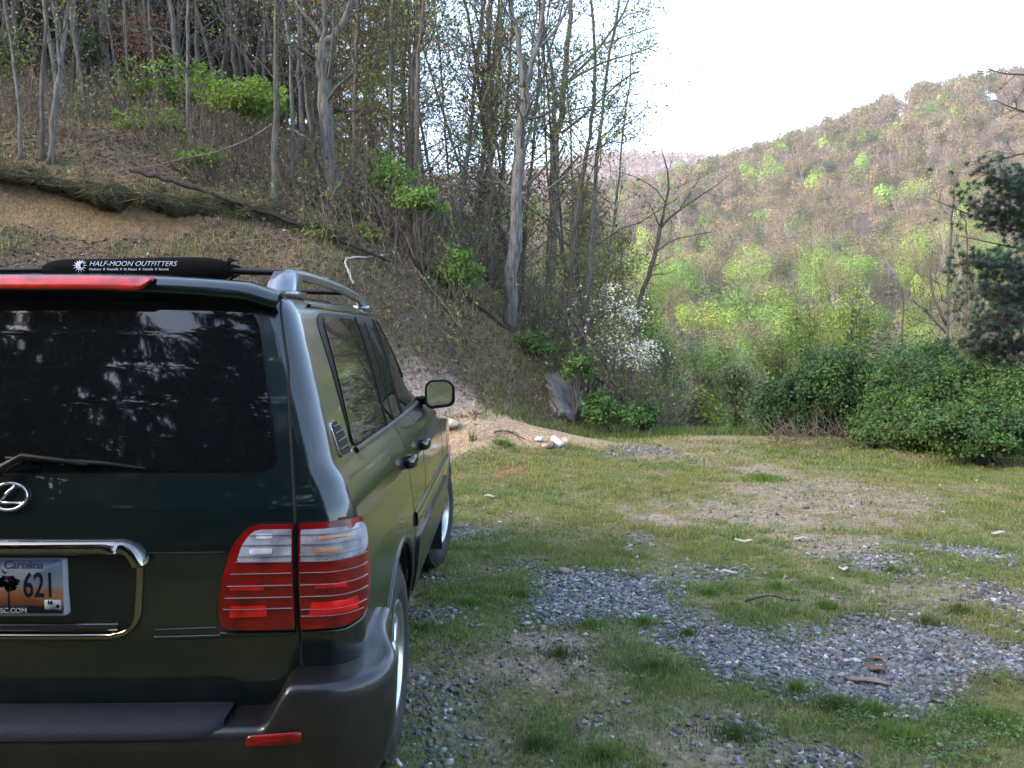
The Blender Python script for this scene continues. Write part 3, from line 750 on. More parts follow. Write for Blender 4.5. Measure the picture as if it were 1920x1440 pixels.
def plate_mat():
    m, t, p = newmat('plate_print'); tc = N(t, 'ShaderNodeTexCoord'); sp = N(t, 'ShaderNodeSeparateXYZ'); r = N(t, 'ShaderNodeMapRange', ins={'From Min': PZ - .08, 'From Max': PZ + .08})
    cr = N(t, 'ShaderNodeValToRGB'); e = cr.color_ramp.elements
    e[0].position = .0; e[0].color = (.02, .025, .07, 1); e[1].position = 1.; e[1].color = (.10, .14, .25, 1)
    for pos, c in ((.17, (.02, .025, .07)), (.185, (.26, .07, .022)), (.42, (.26, .095, .04)), (.55, (.19, .175, .19)), (.72, (.13, .145, .185))):
        k = e.new(pos); k.color = (*c, 1)
    n = N(t, 'ShaderNodeTexNoise', ins={'Scale': 14.}); mad = N(t, 'ShaderNodeMath', operation='MULTIPLY_ADD', ins={1: .05, 2: -.025}); ad = N(t, 'ShaderNodeMath', operation='ADD')
    t.links.new(tc.outputs['Object'], sp.inputs[0]); t.links.new(sp.outputs[2], r.inputs[0]); t.links.new(tc.outputs['Object'], n.inputs['Vector']); t.links.new(n.outputs[0], mad.inputs[0])
    t.links.new(r.outputs[0], ad.inputs[0]); t.links.new(mad.outputs[0], ad.inputs[1]); t.links.new(ad.outputs[0], cr.inputs[0]); t.links.new(cr.outputs[0], p.inputs['Base Color']); p.inputs['Roughness'].default_value = .4
    return m
mb = MB()
def slab(mb, outl, y0, y1, mat=0):
    o = np.asarray(outl); n = len(o); j = np.arange(n)
    V = np.concatenate([np.c_[o[:, 0], np.full(n, y0), o[:, 1]], np.c_[o[:, 0], np.full(n, y1), o[:, 1]], [[o[:, 0].mean(), y0, o[:, 1].mean()]]])
    mb.add(V + CARO, np.stack([j, (j + 1) % n, n + (j + 1) % n, n + j], 1), np.stack([np.full(n, 2 * n), (j + 1) % n, j], 1), mat)
slab(mb, rpoly([(PX - .159, PZ - .081), (PX + .159, PZ - .081), (PX + .159, PZ + .081), (PX - .159, PZ + .081)], .01), PY - .012, PY + .01)
plate = mb.build('number_plate', mat('plate_edge', (.27, .29, .32), .4), car)
mb = MB(); slab(mb, rpoly([(PX - .151, PZ - .073), (PX + .151, PZ - .073), (PX + .151, PZ + .076), (PX - .151, PZ + .076)], .008), PY - .0132, PY - .011)
mb.build('plate_print', plate_mat(), plate)
M_INK = mat('plate_ink', (.006, .006, .018), .7, spec=.1); M_LT = mat('plate_white', (.30, .32, .35), .5)
yt = PY - .0138
text('plate_text', 'Z', .098, CARO + [PX - .052, yt, PZ + .003], M_INK, plate, sxx=.62, bold=.0012)
text('plate_text', '621', .098, CARO + [PX + .085, yt, PZ + .003], M_INK, plate, sxx=.62, bold=.0012)
text('plate_text', 'South Carolina', .032, CARO + [PX, yt, PZ + .063], mat('plate_navy', (.02, .03, .08), .5), plate, shear=.25)
text('plate_text', 'TRAVEL2SC.COM', .020, CARO + [PX - .028, yt, PZ - .0655], M_LT, plate, bold=.0002)
mb = MB(); mb.box(CARO + [PX + .1215, yt - .0006, PZ - .048], [.0225, .0008, .0135]); stk = mb.build('year_sticker', M_LT, plate)
text('plate_text', '16', .016, CARO + [PX + .114, yt - .0022, PZ - .042], M_INK, plate, bold=.0006)
mb = MB(); th = np.linspace(0, 2 * math.pi, 14, endpoint=False); slab(mb, np.c_[PX + .136 + .005 * np.cos(th), PZ - .0525 + .005 * np.sin(th)], yt - .0022, yt - .001); mb.build('sticker_hole', M_INK, plate)
mb = MB(); rr = RS(4)   # palmetto and crescent
mb.box(CARO + [PX + .0, yt, PZ - .030], [.0022, .0006, .030])
for k in range(46):
    a = rr.uniform(0, 6.28); r_ = .024 * math.sqrt(rr.uniform(0, 1)); mb.box(CARO + [PX + r_ * math.cos(a) * 1.1, yt, PZ + .014 + r_ * math.sin(a) * .85], [.0058, .0006, .0042], R=Matrix.Rotation(a, 3, 'Y'))
th = np.linspace(math.radians(150), math.radians(370), 16); oo = [(.0075 * math.cos(a), .0075 * math.sin(a)) for a in th] + [(.0022 + .0058 * math.cos(a), .0025 + .0058 * math.sin(a)) for a in th[::-1]]
V = np.array([[PX - .009 + a, yt, PZ + .046 + b] for a, b in oo]); n = len(th); mb.add(V + CARO, [[k, k + 1, 2 * n - 2 - k, 2 * n - 1 - k] for k in range(n - 1)])
mb.build('palmetto_emblem', M_INK, plate)

# oval badge
mb = MB(); bz = 1.243; th = np.linspace(0, 2 * math.pi, 40, endpoint=False)
def bp(x, z, l): a = S(abs(x), z) + SN(max(abs(x), 1e-4), z) * [np.sign(x) if x else 1, 1, 1] * l; a[0] = x; return a
A = np.array([bp(.050 * math.cos(a), bz + .036 * math.sin(a), .008) for a in th] + [bp(.050, bz, .008)]); mb.tube(CARO + A, .0042, 8, cap=False)
A = np.array([bp(x, z, .008) for x, z in [(.012, bz + .030), (-.006, bz + .010), (-.022, bz - .012), (-.020, bz - .0165), (.0, bz - .017), (.042, bz - .0165)]]); mb.tube(CARO + A, [.0035, .0045, .005, .0045, .0035, .0028], 8)
mb.build('oval_badge', M_CHROME, car, True)

# tail lamps: inner on the tailgate, outer round the corner
def lamp(name, ol_, clear, ridges, blocks):
    o = rpoly(*ol_, 8); c = o.mean(0)
    mb = MB(); patch(mb, c + (o - c) * 1.045, .002, rings=6); r1, r2 = both('lamp_gasket', mb, M_RUB)
    mb = MB(); patch(mb, o, .016, sink=.005, rings=20); a, b = both(name, mb, M_RED)
    def kid(nm, m, mt):
        m.build(nm, mt, a, True); flip(m).build(nm, mt, b, True)
    mb = MB(); patch(mb, rpoly(*clear, 8), .0180, sink=-.014, rings=20); kid('clear_lens', mb, M_CLEAR)
    for nm, q, mt, lf in blocks:
        mb = MB(); patch(mb, rpoly(q, .006), lf, sink=-.015, rings=10); kid(nm, mb, mt)
    mb = MB()
    for z, s0, s1 in ridges: ribbon(mb, dense([(s0, z), (s1, z)], .012), .0020, .0212, sink=-.015)
    kid('lens_ridges', mb, M_LINE)
lamp('inner_tail_lamp', ([(.592, .868), (.790, .866), (.790, 1.163), (.672, 1.163), (.625, 1.11), (.590, 1.0), (.578, .92)], [.03, .006, .006, .06, .1, .1, .05]),
     ([(.636, 1.062), (.787, 1.060), (.787, 1.150), (.683, 1.150), (.652, 1.11)], [.015, .004, .004, .05, .04]),
     [(1.135, .672, .787), (1.108, .652, .787), (1.080, .642, .787), (1.064, .634, .787), (1.03, .62, .787), (.997, .61, .787), (.963, .602, .787), (.93, .596, .787)],
     [('reflector', [(.612, .905), (.715, .908), (.715, .938), (.616, .938)], M_BRED, .0195), ('reflector', [(.618, .985), (.71, .985), (.71, .995), (.618, .995)], M_BRED, .0195),
      ('reflector', [(.672, 1.085), (.735, 1.085), (.735, 1.098), (.672, 1.098)], M_SREF, .0198), ('reflector', [(.690, 1.125), (.735, 1.125), (.735, 1.138), (.690, 1.138)], M_SREF, .0198)])
lamp('outer_tail_lamp', ([(.806, .864), (.93, .868), (1.0, .885), (1.05, .945), (1.062, 1.02), (1.048, 1.10), (1.015, 1.160), (.95, 1.168), (.806, 1.165)], [.006, .05, .06, .06, .08, .06, .05, .05, .006]),
     ([(.812, 1.062), (1.0, 1.064), (1.045, 1.082), (1.032, 1.125), (.995, 1.150), (.812, 1.148)], [.004, .03, .02, .03, .04, .004]),
     [(1.135, .810, .985), (1.108, .810, 1.0), (1.080, .810, 1.005), (1.062, .810, 1.01), (1.03, .81, 1.014), (.997, .81, 1.012), (.963, .81, 1.01), (.925, .81, 1.0), (.905, .81, .985)],
     [('reflector', [(.83, .905), (.965, .912), (.965, .948), (.84, .945)], M_BRED, .0195), ('reflector', [(.85, .985), (.93, .985), (.93, .998), (.85, .998)], M_BRED, .0195),
      ('amber_bulb', [(.85, 1.082), (.91, 1.083), (.91, 1.098), (.85, 1.097)], M_AMBER, .0198), ('amber_bulb', [(.86, 1.119), (.95, 1.120), (.95, 1.131), (.86, 1.130)], M_AMBER, .0198)])
mb = MB(); ribbon(mb, dense([(.58, .852), (.79, .850)]) , .012, .010); ribbon(mb, dense([(.81, .850), (.93, .852), (1.0, .868), (1.07, .92)], .02), .012, .010)
both('lamp_surround', mb, M_PAINT)

# roof spoiler and high brake light
mb = MB(); xs_ = np.linspace(-.70, .70, 61); sec = [(.335, 1.800), (.275, 1.824), (.262, 1.832), (.300, 1.868), (.318, 1.876), (.38, 1.882), (.62, 1.862), (.70, 1.85)]
V = []
for x in xs_:
    f = abs(x) / .70
    for y, z in sec: V.append([x, y + .055 * f ** 2.4, z - .034 * f ** 2.6 - .018 * smooth(.85, 1, f)])
n = len(sec); mb.add(np.array(V) + CARO, [[i * n + k, i * n + k + 1, (i + 1) * n + k + 1, (i + 1) * n + k] for i in range(60) for k in range(n - 1)])
mb.build('roof_spoiler', M_PAINT, car, True)
mb = MB(); xs_ = np.linspace(-.350, .350, 41); V = []
for x in xs_:
    f = abs(x) / .70
    for k, (y, z) in enumerate([(.268, 1.8285), (.252, 1.8325), (.268, 1.850), (.288, 1.8685), (.300, 1.871)]):
        e = smooth(.31, .35, abs(x)) * (.030 if k < 2 else .015 if k == 2 else 0); V.append([x + 0, y + .055 * f ** 2.4, z - .034 * f ** 2.6 + e])
n = 5; mb.add(np.array(V) + CARO, [[i * n + k, i * n + k + 1, (i + 1) * n + k + 1, (i + 1) * n + k] for i in range(40) for k in range(n - 1)] + [[0, 5 - 5 + 1, 2, 3], [40 * n + 3, 40 * n + 2, 40 * n + 1, 40 * n]])
mb.build('high_brake_lamp', M_STRIP, car, True)

# side windows
mb = MB()
fr = rpoly([(.53, 1.325), (1.20, 1.318), (2.66, 1.318), (2.62, 1.42), (2.46, 1.60), (2.22, 1.745), (1.9, 1.772), (.74, 1.772), (.62, 1.745)], [.06, .0, .05, .1, .2, .25, .1, .04, .06])
patch(mb, fr, .002, rings=12, side=True); sw = both('side_window', mb, M_TRIM)
def swk(nm, pts, r, m, lift=.006):
    mb = MB(); patch(mb, rpoly(pts, r), lift, sink=0., rings=9, side=True); mb.build(nm, m, sw[0], True); flip(mb).build(nm, m, sw[1], True)
swk('pane', [(.54, 1.333), (1.25, 1.327), (1.37, 1.755), (.72, 1.757)], [.04, .01, .01, .06], M_GLASS)
swk('pane', [(1.31, 1.327), (1.48, 1.327), (1.60, 1.735), (1.44, 1.738)], [.01, .01, .01, .01], M_GLASS)
swk('pane', [(1.53, 1.327), (1.78, 1.327), (1.98, 1.730), (1.65, 1.735)], [.01, .01, .02, .01], M_GLASS)
swk('pane', [(1.90, 1.327), (2.58, 1.327), (2.55, 1.43), (2.42, 1.58), (2.22, 1.715), (2.08, 1.725)], [.01, .03, .08, .1, .1, .03], M_GLASS)
mb = MB()
for a, b in (((1.28, 1.32), (1.405, 1.765)), ((1.505, 1.32), (1.625, 1.745)), ((1.81, 1.32), (2.0, 1.765)), ((1.87, 1.32), (2.055, 1.765))): ribbon(mb, dense([a, b], .03), .013, .009, side=True)
mb.build('window_pillar_trim', M_TRIM, sw[0], True); flip(mb).build('window_pillar_trim', M_TRIM, sw[1], True)
mb = MB(); ribbon(mb, dense([(.58, 1.312), (2.70, 1.303)], .06), .026, .009, side=True); both('window_sill_trim', mb, mat('sill_trim', (.03, .035, .035), .35, 0, .3))
mb = MB(); ribbon(mb, dense([(.62, 1.79), (1.9, 1.788), (2.25, 1.765), (2.5, 1.62), (2.7, 1.45)], .05), .012, .010, side=True); both('gutter_trim', mb, M_PAINT)
# doors: gaps and handles
for dg_ in ([(1.47, 1.30), (1.46, 1.05), (1.58, .88), (1.64, .55)], [(2.05, 1.30), (2.06, .9), (2.06, .50)], [(3.1, 1.15), (3.15, .9), (3.2, .50)]): mb = MB(); ribbon(mb, dense(dg_, .03), .008, .0012, side=True); both('door_gap', mb, M_DARK)
for (yh, zh) in ((1.43, 1.15), (2.02, 1.15)):
    mb = MB(); p = S(sy(yh, zh), zh); A = np.array([p + [.004, -.07, -.004], p + [.026, -.055, 0], p + [.036, -.02, .004], p + [.036, .03, .004], p + [.026, .075, 0], p + [.002, .09, -.004]])
    mb.tube(CARO + A, [.016, .020, .022, .022, .018, .012], 12, squash=(.62, 1.25)); both('door_handle', mb, M_DCHROME)
# vent behind the rear side window
mb = MB(); vo = rpoly([(.33, 1.325), (.50, 1.315), (.455, 1.40), (.40, 1.432), (.31, 1.425)], [.02, .02, .03, .03, .02]); c = vo.mean(0)
patch(mb, c + (vo - c) * 1.0, .003, side=True, rings=5); va, vb = both('quarter_vent', mb, M_DARK)
mb = MB(); ribbon(mb, list(vo), .006, .006, side=True, closed=True)
for z in (1.345, 1.37, 1.395, 1.415): ribbon(mb, dense([(.335, z), (.475 - (z - 1.33) * .35, z)], .02), .006, .008, side=True)
for q, f in ((va, mb), (vb, flip(mb))): f.build('louvres', mat('louvre_chrome', (.35, .35, .35), .2, 1.), q, True)

# roof rails, cross bar
mb = MB(); A = np.array([(.664, .50, 1.835), (.664, .53, 1.872), (.664, .60, 1.895), (.664, .75, 1.902), (.664, 1.1, 1.901), (.662, 1.5, 1.893), (.658, 1.8, 1.878), (.654, 2.05, 1.852), (.652, 2.15, 1.832)])
tt = np.linspace(0, 1, 40); A = np.stack([np.interp(tt, np.linspace(0, 1, 9), A[:, k]) for k in range(3)], 1)
mb.tube(CARO + A, .030, 12, squash=(.75, .62))
mb.add(*[np.array([[x, y, z] for x in (.630, .700) for (y, z) in ((.46, 1.822), (.49, 1.865), (.56, 1.902), (.66, 1.888), (.62, 1.822))]) + CARO], [[0, 1, 6, 5], [1, 2, 7, 6], [2, 3, 8, 7], [3, 4, 9, 8]], [[0, 4, 2], [0, 2, 1], [2, 4, 3], [5, 7, 9], [5, 6, 7], [7, 8, 9]])
mb.box(CARO + [.664, .56, 1.826], [.045, .11, .010]); mb.box(CARO + [.652, 2.12, 1.826], [.03, .10, .012])
both('roof_rail', mb, M_RAIL)
for yb, zb in ((.70, 1.905), (1.75, 1.885)):
    mb = MB(); x = np.linspace(-.66, .66, 25); mb.tube(CARO + np.stack([x, np.full(25, yb), zb + .012 * (1 - (x / .66) ** 2)], 1), .020, 10, squash=(1.1, .55)); mb.build('cross_bar', M_RUB, car, True)
# wiper
mb = MB()
def gz(x, z, l=.014): return bp(x, z, l)
A = np.array([gz(-.03, 1.300, .02), gz(-.02, 1.318, .03), gz(.035, 1.350, .03), gz(.14, 1.338, .026), gz(.215, 1.328, .022)]); mb.tube(CARO + A, [.012, .010, .008, .007, .006], 8)
A = np.array([gz(-.02, 1.347, .012), gz(.1, 1.342, .012), gz(.25, 1.332, .012), gz(.37, 1.318, .010)]); mb.tube(CARO + A, [.004, .006, .007, .004], 6)
mb.build('wiper', M_RUB, car, True)

# door mirrors
mp_ = [(797, 722), (806, 713), (838, 712), (851, 722), (852, 755), (845, 763), (806, 767), (797, 758)]
MY = 2.72; mo = np.array([P(u, v, CY0 + MY)[[0, 2]] - [CX, 0] for u, v in mp_]); mo = rpoly(mo, .03); c = mo.mean(0); n = len(mo); j = np.arange(n)
mb = MB(); V = []
rings_ = [(.84, .012), (.90, -.004), (.97, -.006), (1.0, .006), (1.0, .05), (.90, .10), (.68, .135), (.3, .15)]
for sc, dy in rings_:
    for q in mo: r = c + (q - c) * sc; V.append([r[0], MY + dy + (r[0] - c[0]) * .22, r[1]])
mb.add(np.array(V) + CARO, np.concatenate([np.stack([k * n + j, k * n + (j + 1) % n, (k + 1) * n + (j + 1) % n, (k + 1) * n + j], 1) for k in range(len(rings_) - 1)]))
mb.tube(CARO + np.array([[.845, MY + .06, 1.305], [.90, MY + .06, 1.31], [c[0] - .02, MY + .06, c[1] - .05]]), [.028, .026, .03], 10)
mirs = both('door_mirror', mb, M_TRIM)
mb = MB(); V = [[(c + (q - c) * .88)[0], MY + .010 + ((c + (q - c) * .88)[0] - c[0]) * .22 + ((c + (q - c) * .88)[1] - c[1]) * -.12, (c + (q - c) * .88)[1]] for q in mo] + [[c[0], MY + .006, c[1]]]
mb.add(np.array(V) + CARO, None, np.stack([np.full(n, n), (j + 1) % n, j], 1))
for q, f in zip(mirs, (mb, flip(mb))): f.build('mirror_glass', M_MIRR, q, True)

# wheels
def lathe(mb, prof, c, n=48, mat=0):
    th = np.linspace(0, 2 * math.pi, n, endpoint=False); k = len(prof)
    V = np.array([[x, r * math.cos(a), r * math.sin(a)] for a in th for x, r in prof]) + c
    Q = [[i * k + q, ((i + 1) % n) * k + q, ((i + 1) % n) * k + q + 1, i * k + q + 1] for i in range(n) for q in range(k - 1)]
    mb.add(V, Q, None, mat)
def wheel(hy_, hz_):
    c = CARO + [.815, hy_, hz_]
    t = MB(); lathe(t, [(-.11, .21), (-.130, .25), (-.137, .30), (-.130, .345), (-.112, .378), (-.09, .392), (-.05, .394), (-.045, .386), (-.035, .386), (-.03, .396), (.03, .396), (.035, .386), (.045, .386), (.05, .394), (.09, .392), (.112, .378), (.126, .352), (.128, .343), (.134, .338), (.137, .30), (.134, .262), (.128, .255), (.125, .232), (.11, .21)], c, 72)
    for k in range(72):   # tread blocks on the shoulder
        a = k * 2 * math.pi / 72; R = np.array(Matrix.Rotation(a, 3, 'X')); t.box(c + R @ np.array([.103, .384, 0]), [.012, .008, .010], R=R); t.box(c + R @ np.array([-.103, .384, 0]), [.012, .008, .010], R=R)
    tyre = t
    r = MB(); lathe(r, [(-.10, .215), (-.10, .195), (.05, .190), (.105, .205), (.122, .218), (.128, .226), (.122, .231), (.11, .224), (.09, .214)], c, 48)
    lathe(r, [(.03, .0), (.03, .19)], c, 40, 1)
    for k in range(5):
        a = k * 2 * math.pi / 5 + .3; R = np.array(Matrix.Rotation(a, 3, 'X'))
        V = np.array([[.112, .045, -.040], [.112, .045, .040], [.108, .2, .052], [.108, .2, -.052], [.07, .045, -.045], [.07, .045, .045], [.06, .205, .062], [.06, .205, -.062]]) @ R.T + c
        r.add(V, [[0, 1, 2, 3], [0, 4, 5, 1], [1, 5, 6, 2], [2, 6, 7, 3], [3, 7, 4, 0]])
    lathe(r, [(.07, .07), (.115, .066), (.128, .045), (.131, .0)], c, 24)
    for k in range(5):
        a = k * 2 * math.pi / 5 + .93; R = np.array(Matrix.Rotation(a, 3, 'X')); q = R @ np.array([0, .085, 0]); r.tube(np.array([[.05, 0, 0], [.085, 0, 0]]) + q + c, .012, 6)
    return tyre, r
for hy_, hz_ in HUB:
    t, r = wheel(hy_, hz_)
    for f in (lambda m: m, flip):
        e = bpy.data.objects.new('wheel', None); link(e, car); e.empty_display_size = .2
        T_, R_2 = f(t), f(r)
        if hy_ > 3:   # front wheels turned to the right
            sgn = 1 if f is not flip else -1; cw = CARO + [sgn * .815, hy_, 0]; a_ = math.radians(-9); c_, s_ = math.cos(a_), math.sin(a_)
            for m_ in (T_, R_2): m_.v = [np.c_[(q - cw)[:, 0] * c_ - (q - cw)[:, 1] * s_ - sgn * .045, (q - cw)[:, 0] * s_ + (q - cw)[:, 1] * c_, q[:, 2]] + cw * [1, 1, 0] for q in m_.v]
        T_.build('tyre', M_TYRE, e, True); R_2.build('rim', [M_ALLOY, M_DARK], e, False)

# padded sleeve round the cross bar, with its print
pad_c = CARO + np.array([.128, .70, 1.918]); PR = .043
pad = thing('roof_rack_pad', 'black padded sleeve with white lettering wrapped round the roof cross bar', 'rack pad', pad_c)
mb = MB(); x = np.linspace(-.322, .322, 60); L = .322
rp = PR * (1 - (abs(x) / L) ** 9 * .55) * (1 + .05 * (fbm(x * 14, x * 0, 6, 3) - .5)); 
pts = np.stack([x, np.zeros(60), -.004 + .003 * np.sin(x * 9)], 1) + pad_c
mb.tube(pts, rp, 22, squash=(1.0, 1.0))
rr = RS(8)
for k in range(14):   # frayed hook-and-loop edge at the right end
    a = rr.uniform(0, 6.28); p0 = pad_c + [.312, .035 * math.cos(a), .035 * math.sin(a)]; mb.tube(np.array([p0, p0 + [.012 + .02 * rr.rand(), rr.normal() * .008, rr.normal() * .008]]), [.006, .001], 4)
mb.build('sleeve', M_FABRIC, pad, True)
def on_pad(x0, a0):
    def f(v):
        a = a0 + v[:, 1] / PR; r_ = PR + .0022 + v[:, 2]
        return np.stack([pad_c[0] + x0 + v[:, 0], pad_c[1] - r_ * np.cos(a), pad_c[2] + r_ * np.sin(a)], 1)
    return f
text('lettering', 'HALF-MOON OUTFITTERS', .0245, None, M_PRINT, pad, .0003, 1.02, .22, -.00035, 'LEFT', warp=on_pad(-.148, .36))
text('lettering', 'Charleston  \u2605  Greenville  \u2605  Mt. Pleasant  \u2605  Columbia  \u2605  Savannah', .0098, None, M_PRINT, pad, .0003, .93, .1, .0002, 'LEFT', warp=on_pad(-.147, -.06))
mb = MB(); V = [[0, 0, 0]]; th = np.linspace(0, 2 * math.pi, 56, endpoint=False)
for k, a in enumerate(th): r_ = .0145 + (.0105 if k % 4 == 0 else 0); V.append([r_ * math.cos(a), r_ * math.sin(a), 0])
V = np.array(V); cr = [[k, k % 56 + 1, 0] for k in range(1, 57)]
cres = [[t_[0], t_[1], 0] for t_ in cr]
mb.add(on_pad(-.178, .24)(V), None, [t_ for k, t_ in enumerate(cr)])
sunm = mb.build('sun_emblem', M_PRINT, pad)
mb = MB(); th = np.linspace(0, 2 * math.pi, 20, endpoint=False); V = np.array([[0, 0, .0006]] + [[.0062 * math.cos(a), .0085 * math.sin(a), .0006] for a in th]); mb.add(on_pad(-.1700, .24)(V), None, [[0, k + 1, (k + 1) % 20 + 1] for k in range(20)])
mb.build('moon_emblem', M_FABRIC, pad)

# ------------------------------------------------------------------ trees, shrubs
def wander(rng, p, d, L, k, wob=.18, up=.10):
    pts = [np.array(p, float)]; d = np.array(d, float)
    for _ in range(k):
        d = d + rng.normal(size=3) * wob + np.array([0, 0, up]); d /= np.linalg.norm(d)
        pts.append(pts[-1] + d * L / k)
    return np.array(pts)
def bez(pts, k):
    p = np.asarray(pts, float); t = np.linspace(0, 1, len(p)); tt = np.linspace(0, 1, k)
    out = np.stack([np.interp(tt, t, p[:, i]) for i in range(3)], 1)
    s = out.copy()
    for _ in range(2): s[1:-1] = (s[:-2] + 2 * s[1:-1] + s[2:]) / 4
    return s
def grow(rng, wood, leafpts, path, r0, r1, n, tmin, blen, spread=1.0, up=.12, twigs=5, col=(.1, .09, .08), lv=2, tex=.10):
    """side branches along a limb, their twigs, and the places where leaves sit"""
    m = len(path); d = np.gradient(path, axis=0); d /= np.linalg.norm(d, axis=1)[:, None] + 1e-9
    A0 = []; A1 = []; AR = []
    for _ in range(n):
        t = tmin + (1 - tmin) * rng.rand() ** .9; i = min(m - 1, int(t * (m - 1))); p = path[i]
        a = rng.normal(size=3); a -= d[i] * a.dot(d[i]); a /= np.linalg.norm(a) + 1e-9
        dr = d[i] * rng.uniform(.35, .9) + a * spread; dr /= np.linalg.norm(dr)
        L = blen * (1.15 - .6 * t) * rng.uniform(.5, 1.15); rb = max(.005, (r0 + (r1 - r0) * t) * rng.uniform(.22, .42))
        b = wander(rng, p, dr, L, 5, .20, up); wood.tube(b, np.linspace(rb, rb * .25 + .002, 6), 4, 0, col, cap=False)
        for _ in range(twigs):
            tt = rng.uniform(.25, 1); j = tt * 5; k = min(4, int(j)); q = b[k] + (b[k + 1] - b[k]) * (j - k)
            db = b[k + 1] - b[k]; db /= np.linalg.norm(db) + 1e-9
            dt = db + rng.normal(size=3) * .55 + [0, 0, .1]; dt /= np.linalg.norm(dt); LT = L * rng.uniform(.2, .45)
            c = wander(rng, q, dt, LT, 3, .25, .05); A0 += [c[0], c[1], c[2]]; A1 += [c[1], c[2], c[3]]; AR += [rb * .3 + .003, rb * .24 + .003, rb * .18 + .002]
            for _ in range(lv):
                e = rng.randint(1, 4); v = rng.normal(size=3); v /= np.linalg.norm(v); z = c[e] + v * LT * rng.uniform(.2, .5)
                A0.append(c[e]); A1.append(z); AR.append(.0035); leafpts.append(z); leafpts.append(c[e])
    if A0: wood.sticks(np.array(A0), np.array(A1), np.array(AR), 0, col)
def put_leaves(rng, mb, pts, n, size, col, jit=.15, mat=1, dv=.3):
    if not len(pts) or n == 0: return
    p = np.array(pts); c = p[rng.randint(len(p), size=n)] + rng.normal(size=(n, 3)) * jit
    mb.leaves(c, size * rng.uniform(.6, 1.3, n), rng.normal(size=(n, 3)) + [0, 0, .6], rng, mat, vary(rng, n, col, dv, .15))
BARKS = {'pale': (.128, .124, .122), 'grey': (.088, .083, .081), 'dark': (.078, .070, .065), 'brown': (.105, .088, .078), 'moss': (.13, .14, .085)}
def bark_cols(rng, base, m, n):
    return None
def tree(name, label, cat, group, paths, bark, seed, nb=14, tmin=.35, blen=1.6, leaf=(.16, .19, .05), nleaf=500, lsize=.03, twigs=5, up=.12, spread=1., lv=2, flare=1.25, jit=.12):
    """paths: list of (points, radius at start, radius at end); the first is the stem"""
    rng = RS(seed); col = np.array(BARKS[bark]) if isinstance(bark, str) else np.array(bark)
    base = np.array(paths[0][0][0], float)
    root = thing(name, label, cat, base, group)
    tr = MB(); cr = MB(); lp = []
    for k, (pts, r0, r1) in enumerate(paths):
        L = np.linalg.norm(np.diff(np.asarray(pts, float), axis=0), axis=1).sum(); m = max(8, int(L / .35))
        p = bez(pts, m); p[1:-1] += rng.normal(size=(m - 2, 3)) * min(.02, r0 * .25)
        r = np.linspace(r0, r1, m) * (1 + rng.normal(size=m) * .04)
        if k == 0: p[0, 2] -= .15; r[0] *= flare; r[1] *= 1 + (flare - 1) * .35
        ns = 12 if r0 > .07 else (8 if r0 > .03 else 6)
        nv = m * ns + 2; hz = np.concatenate([np.repeat(p[:, 2], ns), [p[0, 2], p[-1, 2]]]); ang = np.concatenate([np.tile(np.arange(ns), m), [0, 0]])
        f = .75 + .5 * fbm(ang * .8 + k * 9, hz * 1.4 + seed, seed, 4)
        c = col[None] * f[:, None]
        if bark in ('pale', 'grey'):
            ms = smooth(.55, .7, fbm(ang * .5 + 3, hz * .6 + seed * 3, seed + 5, 3))[:, None] * .55; c = c * (1 - ms) + np.array([.11, .115, .07]) * ms
        tr.tube(p, r, ns, 0, c)
        grow(rng, cr, lp, p, r0, r1, max(1, int(nb * (1 if k == 0 else .6))), tmin if k == 0 else .15, blen, spread, up, twigs, col * .75, lv)
    tr.build('trunk', M_BARK, root, True)
    put_leaves(rng, cr, lp, nleaf, lsize, leaf, jit)
    cr.build('crown', [M_TWIG, M_LEAF], root)
    return root
def px(Y, *pts, dy=None):
    """photo pixels at depth Y, the stem drifting a little in depth"""
    return [P(u, v, Y + (0 if dy is None else dy * i / max(1, len(pts) - 1))) for i, (u, v) in enumerate(pts)]
def rad(wpx, Y): return wpx * Y / F / 2 * .88
def ext(pts, L, k=1.0):
    p = [np.array(q) for q in pts]; d = p[-1] - p[-2]; d /= np.linalg.norm(d); d = d * .7 + np.array([0, 0, .3]); p.append(p[-1] + d / np.linalg.norm(d) * L); return p
def stem(ptspx, w0, w1, top=3.0, Y=None, dy=0.):
    b = ground_hit(*ptspx[0], y0=11.5) if Y is None else None
    YY = b[1] if Y is None else Y
    p = px(YY, *ptspx, dy=dy); p[0][2] = min(p[0][2], Hgt(p[0][0], p[0][1])) if Y is not None else b[2]
    if top: p = ext(p, top)
    return (p, rad(w0, YY), rad(w1, YY) * (.6 if top else 1)), YY
G_BANK = 'trees standing on the wooded bank'
BUD = (.20, .21, .06); BUDB = (.19, .13, .08)
def simple(seed, label, pts, w0, w1, bark, nb=12, leaf=BUD, nleaf=350, **kw):
    s, Y = stem(pts, w0, w1); tree('bank_tree' if w0 > 8 else 'sapling', label, 'tree' if w0 > 8 else 'sapling', G_BANK if w0 > 8 else 'thin saplings on the wooded bank', [s], bark, seed, nb=nb, leaf=leaf, nleaf=nleaf, **kw)
    return Y
